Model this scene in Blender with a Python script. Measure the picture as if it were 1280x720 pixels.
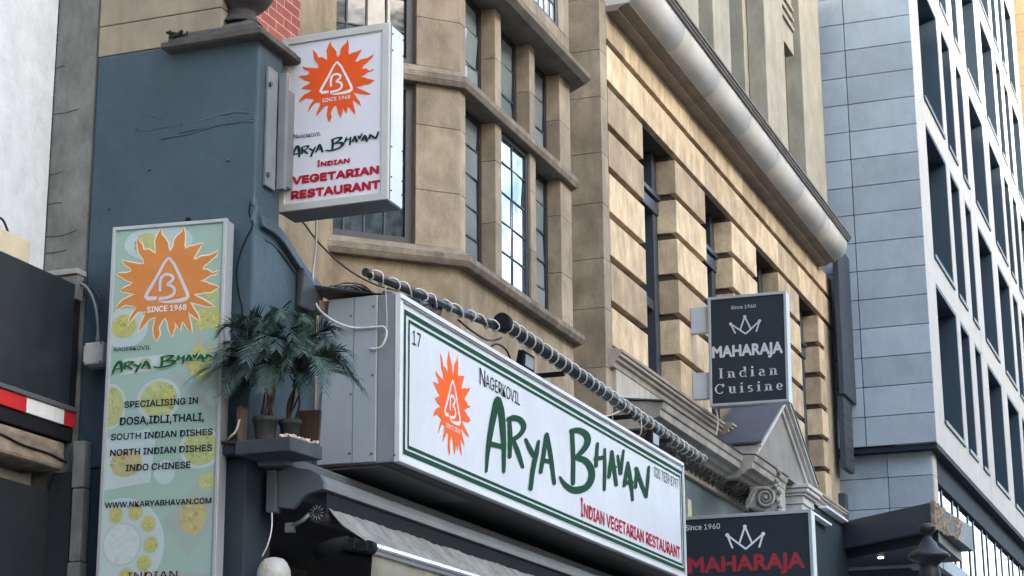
import bpy, bmesh, math, random
from math import sin, cos, pi, radians as R
from mathutils import Matrix, Vector, noise as mnoise

for o in list(bpy.data.objects):
    bpy.data.objects.remove(o)
scene = bpy.context.scene
COL = scene.collection

# ------------------------------------------------------------------ camera
# X = out of the facades towards the street, Y = along the street, Z = up
cd = bpy.data.cameras.new('camera'); cam = bpy.data.objects.new('camera', cd); COL.objects.link(cam)
cd.sensor_width = 36.0; cd.lens = 36.0 * 2479.57 / 1280.0
cd.clip_start = 0.1; cd.clip_end = 2000
right = Vector((0.93579335, 0.35249265, -0.00630474))
down = Vector((-0.09867013, 0.24469592, -0.96456628))
fwd = Vector((-0.33845978, 0.9032568, 0.26376531))
m = Matrix((right, -down, -fwd)).transposed().to_4x4()
m.translation = Vector((0, 0, 1.6))
cam.matrix_world = m
scene.camera = cam

# ------------------------------------------------------------------ sky, sun, exposure
SUN_EL, SUN_AZ = 18.0, -8.0          # degrees; azimuth measured from +X (street side) towards +Y
world = bpy.data.worlds.new('World'); scene.world = world; world.use_nodes = True
wn = world.node_tree.nodes; wl = world.node_tree.links
sky = wn.new('ShaderNodeTexSky'); sky.sky_type = 'NISHITA'; sky.sun_disc = False
sky.sun_elevation = R(SUN_EL); sky.sun_rotation = R(90 - SUN_AZ)
sky.air_density = 1.0; sky.dust_density = 2.4; sky.ozone_density = 0.95
bg = wn['Background']; bg.inputs['Strength'].default_value = 0.15
wl.new(sky.outputs[0], bg.inputs['Color'])
sd = bpy.data.lights.new('sun', 'SUN'); sd.energy = 3.2; sd.angle = R(0.5); sd.color = (1.0, 0.9, 0.76)
sun = bpy.data.objects.new('sun', sd); COL.objects.link(sun)
sdir = Vector((cos(R(SUN_AZ)) * cos(R(SUN_EL)), sin(R(SUN_AZ)) * cos(R(SUN_EL)), sin(R(SUN_EL))))
sun.rotation_euler = sdir.to_track_quat('Z', 'Y').to_euler()
sun.location = (20, -10, 30)
vs = scene.view_settings
vs.view_transform = 'Standard'; vs.look = 'None'; vs.gamma = 1.0; vs.use_curve_mapping = False
vs.exposure = 3.0
scene.cycles.max_bounces = 6
scene.cycles.diffuse_bounces = 4

# ------------------------------------------------------------------ materials
MATS = {}
def mat(name, c1, c2=None, scale=4.0, stretch=(1, 1, 1), rough=0.65, metal=0.0, bump=0.15, bscale=60.0,
        streak=0.0, streak_col=None, island=0.0, spec=0.4, coat=0.0, grime=0.0, mottle=0.0):
    """noise-mixed two-tone surface, optional vertical rain streaks, per-block variation, soot patches"""
    if name in MATS: return MATS[name]
    m = bpy.data.materials.new(name); m.use_nodes = True
    n = m.node_tree.nodes; l = m.node_tree.links; b = n['Principled BSDF']
    geo = n.new('ShaderNodeNewGeometry')
    def noise(sc, st, det=5.0, ro=0.6):
        mp = n.new('ShaderNodeMapping'); mp.inputs['Scale'].default_value = st
        l.new(geo.outputs['Position'], mp.inputs['Vector'])
        t = n.new('ShaderNodeTexNoise'); t.inputs['Scale'].default_value = sc
        t.inputs['Detail'].default_value = det; t.inputs['Roughness'].default_value = ro
        l.new(mp.outputs[0], t.inputs['Vector']); return t
    def ramp(src, a, bb):
        r = n.new('ShaderNodeMapRange'); r.inputs[1].default_value = a; r.inputs[2].default_value = bb
        l.new(src, r.inputs[0]); return r.outputs[0]
    def mix(f, a, c, mode='MIX'):
        x = n.new('ShaderNodeMix'); x.data_type = 'RGBA'; x.blend_type = mode
        if isinstance(f, float): x.inputs[0].default_value = f
        else: l.new(f, x.inputs[0])
        for i, v in ((6, a), (7, c)):
            if isinstance(v, tuple): x.inputs[i].default_value = (*v, 1)
            else: l.new(v, x.inputs[i])
        return x.outputs[2]
    c2 = c2 or tuple(v * 0.8 for v in c1)
    t1 = noise(scale, stretch)
    col = mix(ramp(t1.outputs[0], 0.32, 0.68), c1, c2)
    if island:
        mul = n.new('ShaderNodeMapRange'); mul.inputs[3].default_value = 1 - island; mul.inputs[4].default_value = 1 + island * 0.6
        l.new(geo.outputs['Random Per Island'], mul.inputs[0])
        cb = n.new('ShaderNodeCombineColor')
        for i in range(3): l.new(mul.outputs[0], cb.inputs[i])
        col = mix(1.0, col, cb.outputs[0], 'MULTIPLY')
    if mottle:
        t5 = noise(scale * 1.9 + 1, (stretch[0], stretch[1], stretch[2] * 0.55), 9.0, 0.72)
        col = mix(ramp(t5.outputs[0], 0.36, 0.66), mix(1.0, col, (1 - mottle, 1 - mottle * 1.05, 1 - mottle * 1.15), 'MULTIPLY'), mix(1.0, col, (1 + mottle * 0.35,) * 3, 'MULTIPLY'))
    if streak:
        t2 = noise(7.0, (1, 1, 0.07), 4.0, 0.7)
        f = n.new('ShaderNodeMath'); f.operation = 'MULTIPLY'; f.inputs[1].default_value = streak
        l.new(ramp(t2.outputs[0], 0.5, 0.75), f.inputs[0])
        col = mix(f.outputs[0], col, streak_col or tuple(v * 0.45 for v in c1))
    if grime:
        t3 = noise(1.3, (1, 1, 1), 8.0, 0.7)
        f = n.new('ShaderNodeMath'); f.operation = 'MULTIPLY'; f.inputs[1].default_value = grime
        l.new(ramp(t3.outputs[0], 0.52, 0.7), f.inputs[0])
        col = mix(f.outputs[0], col, tuple(v * 0.4 for v in c1))
    l.new(col, b.inputs['Base Color'])
    b.inputs['Roughness'].default_value = rough; b.inputs['Metallic'].default_value = metal
    b.inputs['Specular IOR Level'].default_value = spec
    if coat: b.inputs['Coat Weight'].default_value = coat
    tr = noise(scale * 5, (1, 1, 1), 3.0)
    mr = n.new('ShaderNodeMapRange'); mr.inputs[3].default_value = max(rough - 0.1, 0.02); mr.inputs[4].default_value = min(rough + 0.12, 1)
    l.new(tr.outputs[0], mr.inputs[0]); l.new(mr.outputs[0], b.inputs['Roughness'])
    if bump:
        tb = noise(bscale, (1, 1, 1), 4.0)
        bp = n.new('ShaderNodeBump'); bp.inputs['Strength'].default_value = bump; bp.inputs['Distance'].default_value = 0.01
        l.new(tb.outputs[0], bp.inputs['Height']); l.new(bp.outputs[0], b.inputs['Normal'])
    MATS[name] = m; return m

def plain(name, c, rough=0.5, metal=0.0, spec=0.5):
    if 'vinyl' in name: rough, spec = 0.8, 0.12
    return mat(name, c, tuple(v * 0.9 for v in c), scale=9, rough=rough, metal=metal, bump=0.03, bscale=90, spec=spec)

def glass(name, c, c2=None, rough=0.05, wav=0.15, scale=3.0, metal=0.0):
    """an old window seen from outside: a dark or curtained interior under a reflecting, slightly wavy pane"""
    if name in MATS: return MATS[name]
    m = bpy.data.materials.new(name); m.use_nodes = True
    n = m.node_tree.nodes; l = m.node_tree.links; b = n['Principled BSDF']
    geo = n.new('ShaderNodeNewGeometry')
    t = n.new('ShaderNodeTexNoise'); t.inputs['Scale'].default_value = scale; t.inputs['Detail'].default_value = 5
    l.new(geo.outputs['Position'], t.inputs['Vector'])
    r = n.new('ShaderNodeMapRange'); r.inputs[1].default_value = 0.4; r.inputs[2].default_value = 0.65
    l.new(t.outputs[0], r.inputs[0])
    x = n.new('ShaderNodeMix'); x.data_type = 'RGBA'
    l.new(r.outputs[0], x.inputs[0]); x.inputs[6].default_value = (*c, 1); x.inputs[7].default_value = (*(c2 or c), 1)
    l.new(x.outputs[2], b.inputs['Base Color'])
    b.inputs['Metallic'].default_value = metal
    b.inputs['Roughness'].default_value = rough; b.inputs['Specular IOR Level'].default_value = 0.7
    t2 = n.new('ShaderNodeTexNoise'); t2.inputs['Scale'].default_value = 5; l.new(geo.outputs['Position'], t2.inputs['Vector'])
    bp = n.new('ShaderNodeBump'); bp.inputs['Strength'].default_value = wav; bp.inputs['Distance'].default_value = 0.02
    l.new(t2.outputs[0], bp.inputs['Height']); l.new(bp.outputs[0], b.inputs['Normal'])
    MATS[name] = m; return m

def brick_mat(name, c1, c2, mortar, bw, bh, axis='YZ', ms=0.06):
    m = bpy.data.materials.new(name); m.use_nodes = True
    n = m.node_tree.nodes; l = m.node_tree.links; b = n['Principled BSDF']
    geo = n.new('ShaderNodeNewGeometry'); sp = n.new('ShaderNodeSeparateXYZ'); cb = n.new('ShaderNodeCombineXYZ')
    l.new(geo.outputs['Position'], sp.inputs[0])
    l.new(sp.outputs['Y' if axis == 'YZ' else 'X'], cb.inputs[0]); l.new(sp.outputs['Z'], cb.inputs[1])
    t = n.new('ShaderNodeTexBrick'); t.inputs['Scale'].default_value = 1.0
    t.inputs['Brick Width'].default_value = bw; t.inputs['Row Height'].default_value = bh
    t.inputs['Mortar Size'].default_value = ms * bh; t.inputs['Mortar Smooth'].default_value = 0.1
    t.inputs['Color1'].default_value = (*c1, 1); t.inputs['Color2'].default_value = (*c2, 1); t.inputs['Mortar'].default_value = (*mortar, 1)
    l.new(cb.outputs[0], t.inputs['Vector'])
    tn = n.new('ShaderNodeTexNoise'); tn.inputs['Scale'].default_value = 14; tn.inputs['Detail'].default_value = 5
    l.new(geo.outputs['Position'], tn.inputs['Vector'])
    x = n.new('ShaderNodeMix'); x.data_type = 'RGBA'; x.blend_type = 'OVERLAY'; x.inputs[0].default_value = 0.35
    l.new(t.outputs['Color'], x.inputs[6]); l.new(tn.outputs[0], x.inputs[7])
    l.new(x.outputs[2], b.inputs['Base Color']); b.inputs['Roughness'].default_value = 0.85
    bp = n.new('ShaderNodeBump'); bp.inputs['Strength'].default_value = 0.5; bp.inputs['Distance'].default_value = 0.008; bp.invert = True
    l.new(t.outputs['Fac'], bp.inputs['Height']); l.new(bp.outputs[0], b.inputs['Normal'])
    return m

STONE = mat('bath_stone', (0.37, 0.295, 0.19), (0.25, 0.205, 0.14), scale=2.2, rough=0.85, bump=0.3, bscale=45, streak=0.55, streak_col=(0.15, 0.12, 0.085), grime=0.5, mottle=0.4)
STONE_TRIM = mat('weathered_trim_stone', (0.30, 0.25, 0.185), (0.17, 0.145, 0.115), scale=5, rough=0.9, bump=0.4, bscale=50, grime=0.6, mottle=0.35)
STONE_RUST = mat('rusticated_block_stone', (0.67, 0.53, 0.35), (0.50, 0.385, 0.25), scale=2.4, rough=0.88, bump=0.3, bscale=45, streak=0.28, streak_col=(0.27, 0.20, 0.13), island=0.34, grime=0.5, mottle=0.34)
STONE_GREY = mat('grey_moulding_stone', (0.58, 0.575, 0.545), (0.50, 0.495, 0.465), scale=3, rough=0.85, bump=0.25, bscale=50, streak=0.4, grime=0.3, mottle=0.15)
STONE_UP = mat('upper_storey_stone', (0.34, 0.325, 0.26), (0.275, 0.26, 0.21), scale=2, rough=0.85, bump=0.25, bscale=45, streak=0.4, streak_col=(0.2, 0.17, 0.13), mottle=0.2)
STONE_DARK = mat('soot_dark_stone', (0.10, 0.09, 0.08), (0.05, 0.046, 0.042), scale=8, rough=0.9, bump=0.5, bscale=60)
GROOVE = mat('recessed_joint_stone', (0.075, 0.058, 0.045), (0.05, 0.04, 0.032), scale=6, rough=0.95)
BRICK = brick_mat('red_glazed_brick', (0.30, 0.075, 0.045), (0.22, 0.05, 0.035), (0.42, 0.30, 0.24), 0.215, 0.0675)
BLUE = mat('slate_blue_masonry_paint', (0.046, 0.081, 0.104), (0.039, 0.069, 0.090), scale=1.8, rough=0.55, bump=0.35, bscale=16, grime=0.3, streak=0.22, streak_col=(0.028, 0.048, 0.062), mottle=0.14)
NAVY = mat('dark_navy_paint_and_pier_shade', (0.032, 0.045, 0.058), (0.024, 0.035, 0.046), scale=3, rough=0.75, bump=0.15, bscale=30, spec=0.15)
CONC = mat('bare_cement_render', (0.20, 0.21, 0.195), (0.14, 0.15, 0.14), scale=5, rough=0.9, bump=0.4, bscale=30, streak=0.4, grime=0.4, mottle=0.25)
WHITE_WALL = mat('white_painted_render', (0.62, 0.66, 0.69), (0.52, 0.56, 0.59), scale=7, rough=0.75, bump=0.5, bscale=35, mottle=0.08)
BLACK = mat('black_fascia_paint', (0.022, 0.031, 0.038), (0.017, 0.024, 0.030), scale=2, rough=0.38, bump=0.05, bscale=20, mottle=0.3)
BLACK_MATT = mat('matt_black_plastic', (0.014, 0.015, 0.018), (0.01, 0.011, 0.013), rough=0.8, bump=0.1, spec=0.12)
ALU = mat('brushed_aluminium_trim', (0.43, 0.45, 0.46), (0.36, 0.385, 0.40), scale=6, stretch=(1, 1, 0.2), rough=0.42, metal=0.35, bump=0.03, bscale=120)
ALU_WHITE = mat('white_coated_aluminium', (0.62, 0.635, 0.64), (0.54, 0.555, 0.56), scale=4, rough=0.45, spec=0.25, bump=0.03, grime=0.25)
BOX_GREY = mat('grey_sheet_metal', (0.225, 0.255, 0.275), (0.195, 0.22, 0.24), scale=3, rough=0.45, bump=0.05, bscale=15, streak=0.25, streak_col=(0.2, 0.21, 0.22))
PANEL_WHITE = mat('white_acrylic_panel', (0.63, 0.635, 0.67), (0.59, 0.60, 0.64), scale=3, rough=0.45, bump=0, spec=0.3)
PANEL_FASCIA = mat('white_fascia_panel', (0.57, 0.595, 0.625), (0.525, 0.55, 0.585), scale=1.2, rough=0.5, bump=0, spec=0.25, streak=0.12, streak_col=(0.42, 0.43, 0.44), mottle=0.06)
PANEL_DARK = mat('dark_slate_acrylic_panel', (0.023, 0.032, 0.041), (0.018, 0.026, 0.034), scale=3, rough=0.5, bump=0.02, spec=0.25)
GREEN_INK = plain('dark_green_vinyl', (0.009, 0.058, 0.027), 0.45)
ORANGE_INK = mat('orange_vinyl', (0.80, 0.13, 0.025), (0.74, 0.11, 0.02), scale=8, rough=0.8, bump=0, spec=0.12)
ORANGE_FADED = mat('faded_orange_vinyl', (0.56, 0.22, 0.065), (0.50, 0.19, 0.055), scale=8, rough=0.8, bump=0, spec=0.12)
CREAM_INK = plain('cream_vinyl', (0.75, 0.68, 0.50), 0.5)
RED_INK = plain('crimson_vinyl', (0.42, 0.016, 0.035), 0.45)
RED_DIM = plain('dull_red_vinyl', (0.33, 0.035, 0.045), 0.5)
BLACK_INK = plain('black_vinyl', (0.015, 0.02, 0.022), 0.45)
NAVY_INK = plain('navy_black_vinyl', (0.012, 0.022, 0.034), 0.45)
WHITE_INK = plain('white_vinyl', (0.72, 0.75, 0.76), 0.5)
SILVER_INK = plain('silver_vinyl', (0.52, 0.56, 0.58), 0.45)
CABLE_W = plain('white_cable_sheath', (0.62, 0.62, 0.58), 0.5)
CABLE_B = plain('black_cable_sheath', (0.015, 0.015, 0.017), 0.5)
LEAF = mat('dusty_palm_leaf', (0.016, 0.038, 0.029), (0.075, 0.13, 0.10), scale=8, rough=0.5, bump=0, island=0.6)
STEM = mat('brown_palm_stem', (0.07, 0.05, 0.03), (0.035, 0.03, 0.02), scale=30, rough=0.8, bump=0.3)
POT = mat('dark_plastic_pot', (0.035, 0.04, 0.045), (0.06, 0.06, 0.06), scale=10, rough=0.6)
WOOD = mat('weathered_brown_wood', (0.085, 0.05, 0.03), (0.045, 0.027, 0.018), scale=8, stretch=(1, 1, 0.15), rough=0.8, bump=0.4)
WOOD_PALE = mat('pale_weathered_wood', (0.20, 0.14, 0.095), (0.12, 0.08, 0.055), scale=10, stretch=(1, 1, 0.2), rough=0.85, bump=0.4)
PEBBLE = mat('white_pebble', (0.62, 0.56, 0.48), (0.42, 0.34, 0.27), scale=40, rough=0.7, bump=0)
FABRIC = mat('grey_awning_fabric', (0.30, 0.29, 0.25), (0.17, 0.17, 0.15), scale=7, stretch=(1, 1, 0.5), rough=0.8, bump=0.6, bscale=11, streak=0.6, streak_col=(0.10, 0.095, 0.075), mottle=0.4)
CHROME = mat('polished_awning_bar', (0.66, 0.68, 0.70), (0.6, 0.62, 0.64), rough=0.22, metal=0.9, bump=0.02)
LEAD = mat('lead_sheet_roof', (0.072, 0.082, 0.105), (0.052, 0.06, 0.08), scale=4, rough=0.55, bump=0.2, bscale=12, streak=0.2)
CLAD = mat('blue_grey_stone_cladding', (0.345, 0.40, 0.44), (0.295, 0.345, 0.39), scale=2.5, rough=0.6, bump=0.12, bscale=30, island=0.14, grime=0.2, mottle=0.09)
CLAD_W = mat('white_stone_cladding', (0.41, 0.385, 0.345), (0.35, 0.33, 0.30), scale=3, rough=0.6, bump=0.1, bscale=30, streak=0.2, streak_col=(0.5, 0.49, 0.46))
JAMB = mat('dark_anodised_reveal', (0.038, 0.062, 0.083), (0.031, 0.05, 0.069), scale=2, stretch=(1, 1, 0.3), rough=0.4, bump=0.03, spec=0.5, island=0.3)
JOINT = plain('dark_joint_gap', (0.05, 0.055, 0.06), 0.8)
CHARCOAL = mat('charcoal_canopy_panel', (0.075, 0.086, 0.108), (0.064, 0.074, 0.094), scale=2, rough=0.5, bump=0.06, bscale=12)
IRON = mat('black_cast_iron', (0.012, 0.014, 0.017), (0.02, 0.02, 0.022), scale=20, rough=0.45, bump=0.1)
RUBBLE = mat('broken_mortar_and_ply', (0.34, 0.19, 0.08), (0.24, 0.23, 0.215), scale=7, rough=0.95, bump=1.0, bscale=25, mottle=0.5, grime=0.7)
CREAM_BOX = mat('cream_plastic_housing', (0.55, 0.50, 0.36), (0.46, 0.41, 0.29), scale=8, rough=0.6)
PVC = mat('dirty_white_pvc', (0.44, 0.43, 0.40), (0.34, 0.33, 0.31), scale=12, rough=0.55)
RED_TAPE = mat('red_reflective_tape', (0.52, 0.022, 0.028), (0.42, 0.018, 0.022), scale=14, rough=0.4, bump=0.1, bscale=30)
WHITE_TAPE = mat('white_reflective_tape', (0.68, 0.70, 0.70), (0.58, 0.6, 0.6), scale=18, stretch=(1, 4, 0.3), rough=0.4)
G_LEAD = glass('leaded_window_glass', (0.23, 0.275, 0.28), (0.15, 0.19, 0.20), scale=1.5)
G_CLEAR = glass('bright_sky_window_glass', (0.62, 0.67, 0.68), (0.14, 0.17, 0.18), rough=0.03, wav=0.06, metal=0.9, scale=2.8)
G_DIRTY = glass('dark_grubby_window_glass', (0.025, 0.036, 0.043), (0.06, 0.078, 0.09), scale=16, rough=0.12)
G_DARK = glass('dark_window_glass', (0.018, 0.024, 0.03), (0.03, 0.04, 0.045))
G_STRIP = glass('reflective_shop_glass', (0.85, 0.87, 0.86), (0.55, 0.58, 0.54), rough=0.03, wav=0.08, metal=0.95, scale=4)
FRAME_BLK = plain('black_window_frame', (0.02, 0.023, 0.028), 0.45)
FRAME_NAVY = plain('navy_window_frame', (0.035, 0.045, 0.06), 0.45)
LEADBAR = plain('lead_came', (0.05, 0.06, 0.062), 0.6)

# ------------------------------------------------------------------ mesh helpers
class MB:
    """collects shapes and links them as ONE mesh object"""
    def __init__(s): s.v = []; s.f = []; s.sm = []
    def add(s, vs, fs, smooth=False):
        k = len(s.v); s.v += [tuple(p) for p in vs]; s.f += [tuple(i + k for i in f) for f in fs]; s.sm += [smooth] * len(fs); return s
    def box(s, x0, x1, y0, y1, z0, z1):
        vs = [(x, y, z) for z in (z0, z1) for y in (y0, y1) for x in (x0, x1)]
        return s.add(vs, [(0, 2, 3, 1), (4, 5, 7, 6), (0, 1, 5, 4), (2, 6, 7, 3), (0, 4, 6, 2), (1, 3, 7, 5)])
    def hexa(s, a, b):
        """two quads a,b (4 points each) joined to a solid"""
        return s.add(list(a) + list(b), [(3, 2, 1, 0), (4, 5, 6, 7), (0, 1, 5, 4), (1, 2, 6, 5), (2, 3, 7, 6), (3, 0, 4, 7)])
    def prism(s, pa, pb, smooth=False):
        n = len(pa)
        s.add(list(pa) + list(pb), [tuple(range(n))[::-1], tuple(range(n, 2 * n))])
        s.add(list(pa) + list(pb), [(i, (i + 1) % n, n + (i + 1) % n, n + i) for i in range(n)], smooth); return s
    def along_y(s, prof, y0, y1, smooth=False): return s.prism([(x, y0, z) for x, z in prof], [(x, y1, z) for x, z in prof], smooth)
    def along_x(s, prof, x0, x1): return s.prism([(x0, y, z) for y, z in prof], [(x1, y, z) for y, z in prof])
    def along_z(s, plan, z0, z1): return s.prism([(x, y, z0) for x, y in plan], [(x, y, z1) for x, y in plan])
    def tube(s, path, r, n=8, smooth=True):
        P = [Vector(p) for p in path]; rings = []
        up = Vector((0.13, 0.21, 1)).normalized(); prev = None
        for i, p in enumerate(P):
            t = (P[min(i + 1, len(P) - 1)] - P[max(i - 1, 0)]).normalized()
            a = t.cross(up) if prev is None else prev - t * prev.dot(t)
            if a.length < 1e-4: a = t.orthogonal()
            a.normalize(); prev = a; b = t.cross(a)
            rr = r[i] if isinstance(r, (list, tuple)) else r
            rings.append([p + a * rr * cos(2 * pi * k / n) + b * rr * sin(2 * pi * k / n) for k in range(n)])
        vs = [q for g in rings for q in g]
        fs = [(i * n + k, i * n + (k + 1) % n, (i + 1) * n + (k + 1) % n, (i + 1) * n + k) for i in range(len(P) - 1) for k in range(n)]
        s.add(vs, fs, smooth); s.add(vs, [tuple(range(n))[::-1], tuple(range(len(vs) - n, len(vs)))]); return s
    def lathe(s, prof, c, n=24, smooth=True):
        vs = [(c[0] + r * cos(2 * pi * k / n), c[1] + r * sin(2 * pi * k / n), c[2] + z) for r, z in prof for k in range(n)]
        fs = [(i * n + k, i * n + (k + 1) % n, (i + 1) * n + (k + 1) % n, (i + 1) * n + k) for i in range(len(prof) - 1) for k in range(n)]
        s.add(vs, fs, smooth); s.add(vs, [tuple(range(n))[::-1], tuple(range(len(vs) - n, len(vs)))]); return s
    def sheet(s, uv, d, t=0.0015):
        """flat outline in a sign's own plane: (u across, v up), lying d in front of it"""
        n = len(uv)
        return s.add([(u, -d, v) for u, v in uv], [tuple(range(n))])
    def build(s, name, mt, parent=None, local=False, bevel=0.0, label=None, kind=None):
        me = bpy.data.meshes.new(name); me.from_pydata(s.v, [], s.f); me.polygons.foreach_set('use_smooth', s.sm)
        bm = bmesh.new(); bm.from_mesh(me); bmesh.ops.remove_doubles(bm, verts=bm.verts, dist=1e-6)
        bmesh.ops.recalc_face_normals(bm, faces=bm.faces); bm.to_mesh(me); bm.free()
        me.materials.append(mt)
        o = bpy.data.objects.new(name, me); COL.objects.link(o)
        if parent is not None:
            o.parent = parent
            if not local and parent.type == 'EMPTY': o.matrix_parent_inverse = ROOTM[parent.name].inverted()
        if bevel:
            b = o.modifiers.new('bevel', 'BEVEL'); b.width = bevel; b.segments = 2; b.limit_method = 'ANGLE'; b.angle_limit = R(40)
        if label: o['label'] = label
        if kind: o['kind'] = kind
        return o

ROOTM = {}
def thing(name, label, cat, loc, rz=0.0, group=None, roll=0.0):
    e = bpy.data.objects.new(name, None); COL.objects.link(e)
    e.empty_display_size = 0.2
    mw = Matrix.Translation(loc) @ Matrix.Rotation(R(rz), 4, 'Z') @ Matrix.Rotation(R(-roll), 4, 'Y')
    e.location = loc; e.rotation_euler = mw.to_euler(); ROOTM[e.name] = mw
    e['label'] = label; e['category'] = cat
    if group: e['group'] = group
    return e
def tag(o, label, cat, group=None):
    o['label'] = label; o['category'] = cat
    if group: o['group'] = group
    return o
def structure(o): o['kind'] = 'structure'; return o
def spline(pts, k=6):
    P = [Vector(p) for p in pts]; E = [P[0] * 2 - P[1]] + P + [P[-1] * 2 - P[-2]]; out = []
    for i in range(1, len(E) - 2):
        for j in range(k):
            t = j / k; a, b, c, d = E[i - 1], E[i], E[i + 1], E[i + 2]
            out.append(0.5 * ((2 * b) + (c - a) * t + (2 * a - 5 * b + 4 * c - d) * t * t + (3 * b - a - 3 * c + d) * t ** 3))
    return out + [P[-1]]

TEXT_CACHE = {}
try:                                                    # Blender's own bundled grotesque; falls back to the built-in face
    import os
    GROT = bpy.data.fonts.load(os.path.join(bpy.utils.system_resource('DATAFILES'), 'fonts', 'Inter.woff2'))
except Exception:
    GROT = None
def text_mesh(body, bold=0.0, grot=True):
    key = (body, bold, grot)
    if key not in TEXT_CACHE:
        cu = bpy.data.curves.new('lettering', 'FONT'); cu.body = body; cu.size = 1.0; cu.offset = bold; cu.resolution_u = 3
        if grot and GROT: cu.font = GROT
        cu.space_character = 1.0 + bold * 1.5
        ob = bpy.data.objects.new('lettering', cu); COL.objects.link(ob)
        dg = bpy.context.evaluated_depsgraph_get(); dg.update()
        me = bpy.data.meshes.new_from_object(ob.evaluated_get(dg))
        vs = [(v.co.x, v.co.y) for v in me.vertices]; fs = [tuple(p.vertices) for p in me.polygons]
        bpy.data.objects.remove(ob); bpy.data.curves.remove(cu); bpy.data.meshes.remove(me)
        xs = [v[0] for v in vs]; ys = [v[1] for v in vs]
        a, b, c, d = min(xs), max(xs), min(ys), max(ys)
        if body != 'H':                                  # letters stand on the line and reach the height of a capital
            c, d = text_mesh('H', bold, grot)[2]
        TEXT_CACHE[key] = ([((x - a) / (b - a), (y - c) / (d - c)) for x, y in vs], fs, (c, d))
    return TEXT_CACHE[key]
def write(mb, body, bx, d, bold=0.0, grot=True):
    """letters fitted to a box (cap height = box height); bold thickens them by stacked offsets"""
    vs, fs, _ = text_mesh(body, 0.0, grot); u0, u1, v0, v1 = bx
    h = v1 - v0; e = bold * h * (1.1 if grot else 0.9)
    offs = [(0, 0)] + ([(e * cos(k * pi / 4), e * sin(k * pi / 4)) for k in range(8)] if e else [])
    for k, (du, dv) in enumerate(offs):
        mb.add([(u0 + e + (u1 - u0 - 2 * e) * x + du, -d - k * 0.00003, v0 + e + (h - 2 * e) * y + dv) for x, y in vs], fs)
    return mb
def fit(pts, bx): u0, u1, v0, v1 = bx; return [(u0 + (u1 - u0) * x, v0 + (v1 - v0) * y) for x, y in pts]
def ribbon(mb, pts, w, d, ux=1.0):
    """a pen stroke: pts in sign plane, half width w (list or number)"""
    n = len(pts); L = []; Rr = []
    for i in range(n):
        a = Vector(pts[max(i - 1, 0)]); b = Vector(pts[min(i + 1, n - 1)]); t = (b - a).normalized(); nn = Vector((-t.y, t.x))
        ww = w[i] if isinstance(w, (list, tuple)) else w
        p = Vector(pts[i]); L.append(p + nn * ww); Rr.append(p - nn * ww)
    mb.add([(p.x, -d, p.y) for p in L + Rr], [(i, i + 1, n + i + 1, n + i) for i in range(n - 1)])
def handwriting(mb, bx, d, grow=0.0):
    for si, (row, c0, c1) in enumerate(HAND):
        if si: d += 0.00012
        A = fit([(r[0], r[1]) for r in row], bx); B = fit([(r[2], r[3]) for r in row], bx)
        n = len(A)
        if grow:
            A2 = []; B2 = []
            for a, b in zip(A, B):
                v = (Vector(a) - Vector(b)); v = v.normalized() * grow if v.length > 1e-6 else v
                A2.append(tuple(Vector(a) + v)); B2.append(tuple(Vector(b) - v))
            A, B = A2, B2
        mb.add([(u, -d, v) for u, v in A + B], [(i, i + 1, n + i + 1, n + i) for i in range(n - 1)])
        for cp, e in ((c0, 0), (c1, n - 1)):
            mb.sheet([A[e]] + fit(cp, bx) + [B[e]], d)
def sun_logo(root, bx, inks, d, halo=False, wline=0.016):
    body, line = inks
    if halo:
        c = ((bx[0] + bx[1]) / 2, (bx[2] + bx[3]) / 2); P = fit(SUN, bx); n = len(P); Q = []
        for i in range(n):
            a, b = Vector(P[i - 1]), Vector(P[(i + 1) % n]); t = (b - a).normalized(); nn = Vector((t.y, -t.x))
            q = Vector(P[i]); Q.append(tuple(q + nn * -0.007))
        MB().sheet(Q, d - 0.001).build('sun_halo', CREAM_INK, root, True)
    MB().sheet(fit(SUN, bx), d).build('sun_emblem', body, root, True)
    mb = MB(); w = (bx[1] - bx[0]) * wline
    n = len(TRI_A); ribbon(mb, fit(TRI_A, bx), [w * (0.7 + 0.5 * min(1, i / 5)) if i < 7 else w * (1.2 - 0.35 * (i - 6)) for i in range(n)], d + 0.001)
    ribbon(mb, fit(TRI_B, bx), [w * k for k in (0.7, 0.75, 0.9, 1.0, 1.2, 1.15, 1.0)], d + 0.001)
    ribbon(mb, [tuple(p)[:2] for p in spline([(u, v, 0) for u, v in fit(BEE, bx)], 3)], w * 0.85, d + 0.002)
    mb.build('monogram', line, root, True)
def frame(root, w, h, fw, t, mt, y0=0.0, name='frame', bev=0.003):
    """picture-frame of four mitred bars, front face at -y0-t"""
    mb = MB(); o = [(0, 0), (w, 0), (w, h), (0, h)]; i = [(fw, fw), (w - fw, fw), (w - fw, h - fw), (fw, h - fw)]
    for k in range(4):
        a, b, c, e = o[k], o[(k + 1) % 4], i[(k + 1) % 4], i[k]
        mb.hexa([(p[0], -y0, p[1]) for p in (a, b, c, e)], [(p[0], -y0 - t, p[1]) for p in (a, b, c, e)])
    return mb.build(name, mt, root, True, bevel=bev)

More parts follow.
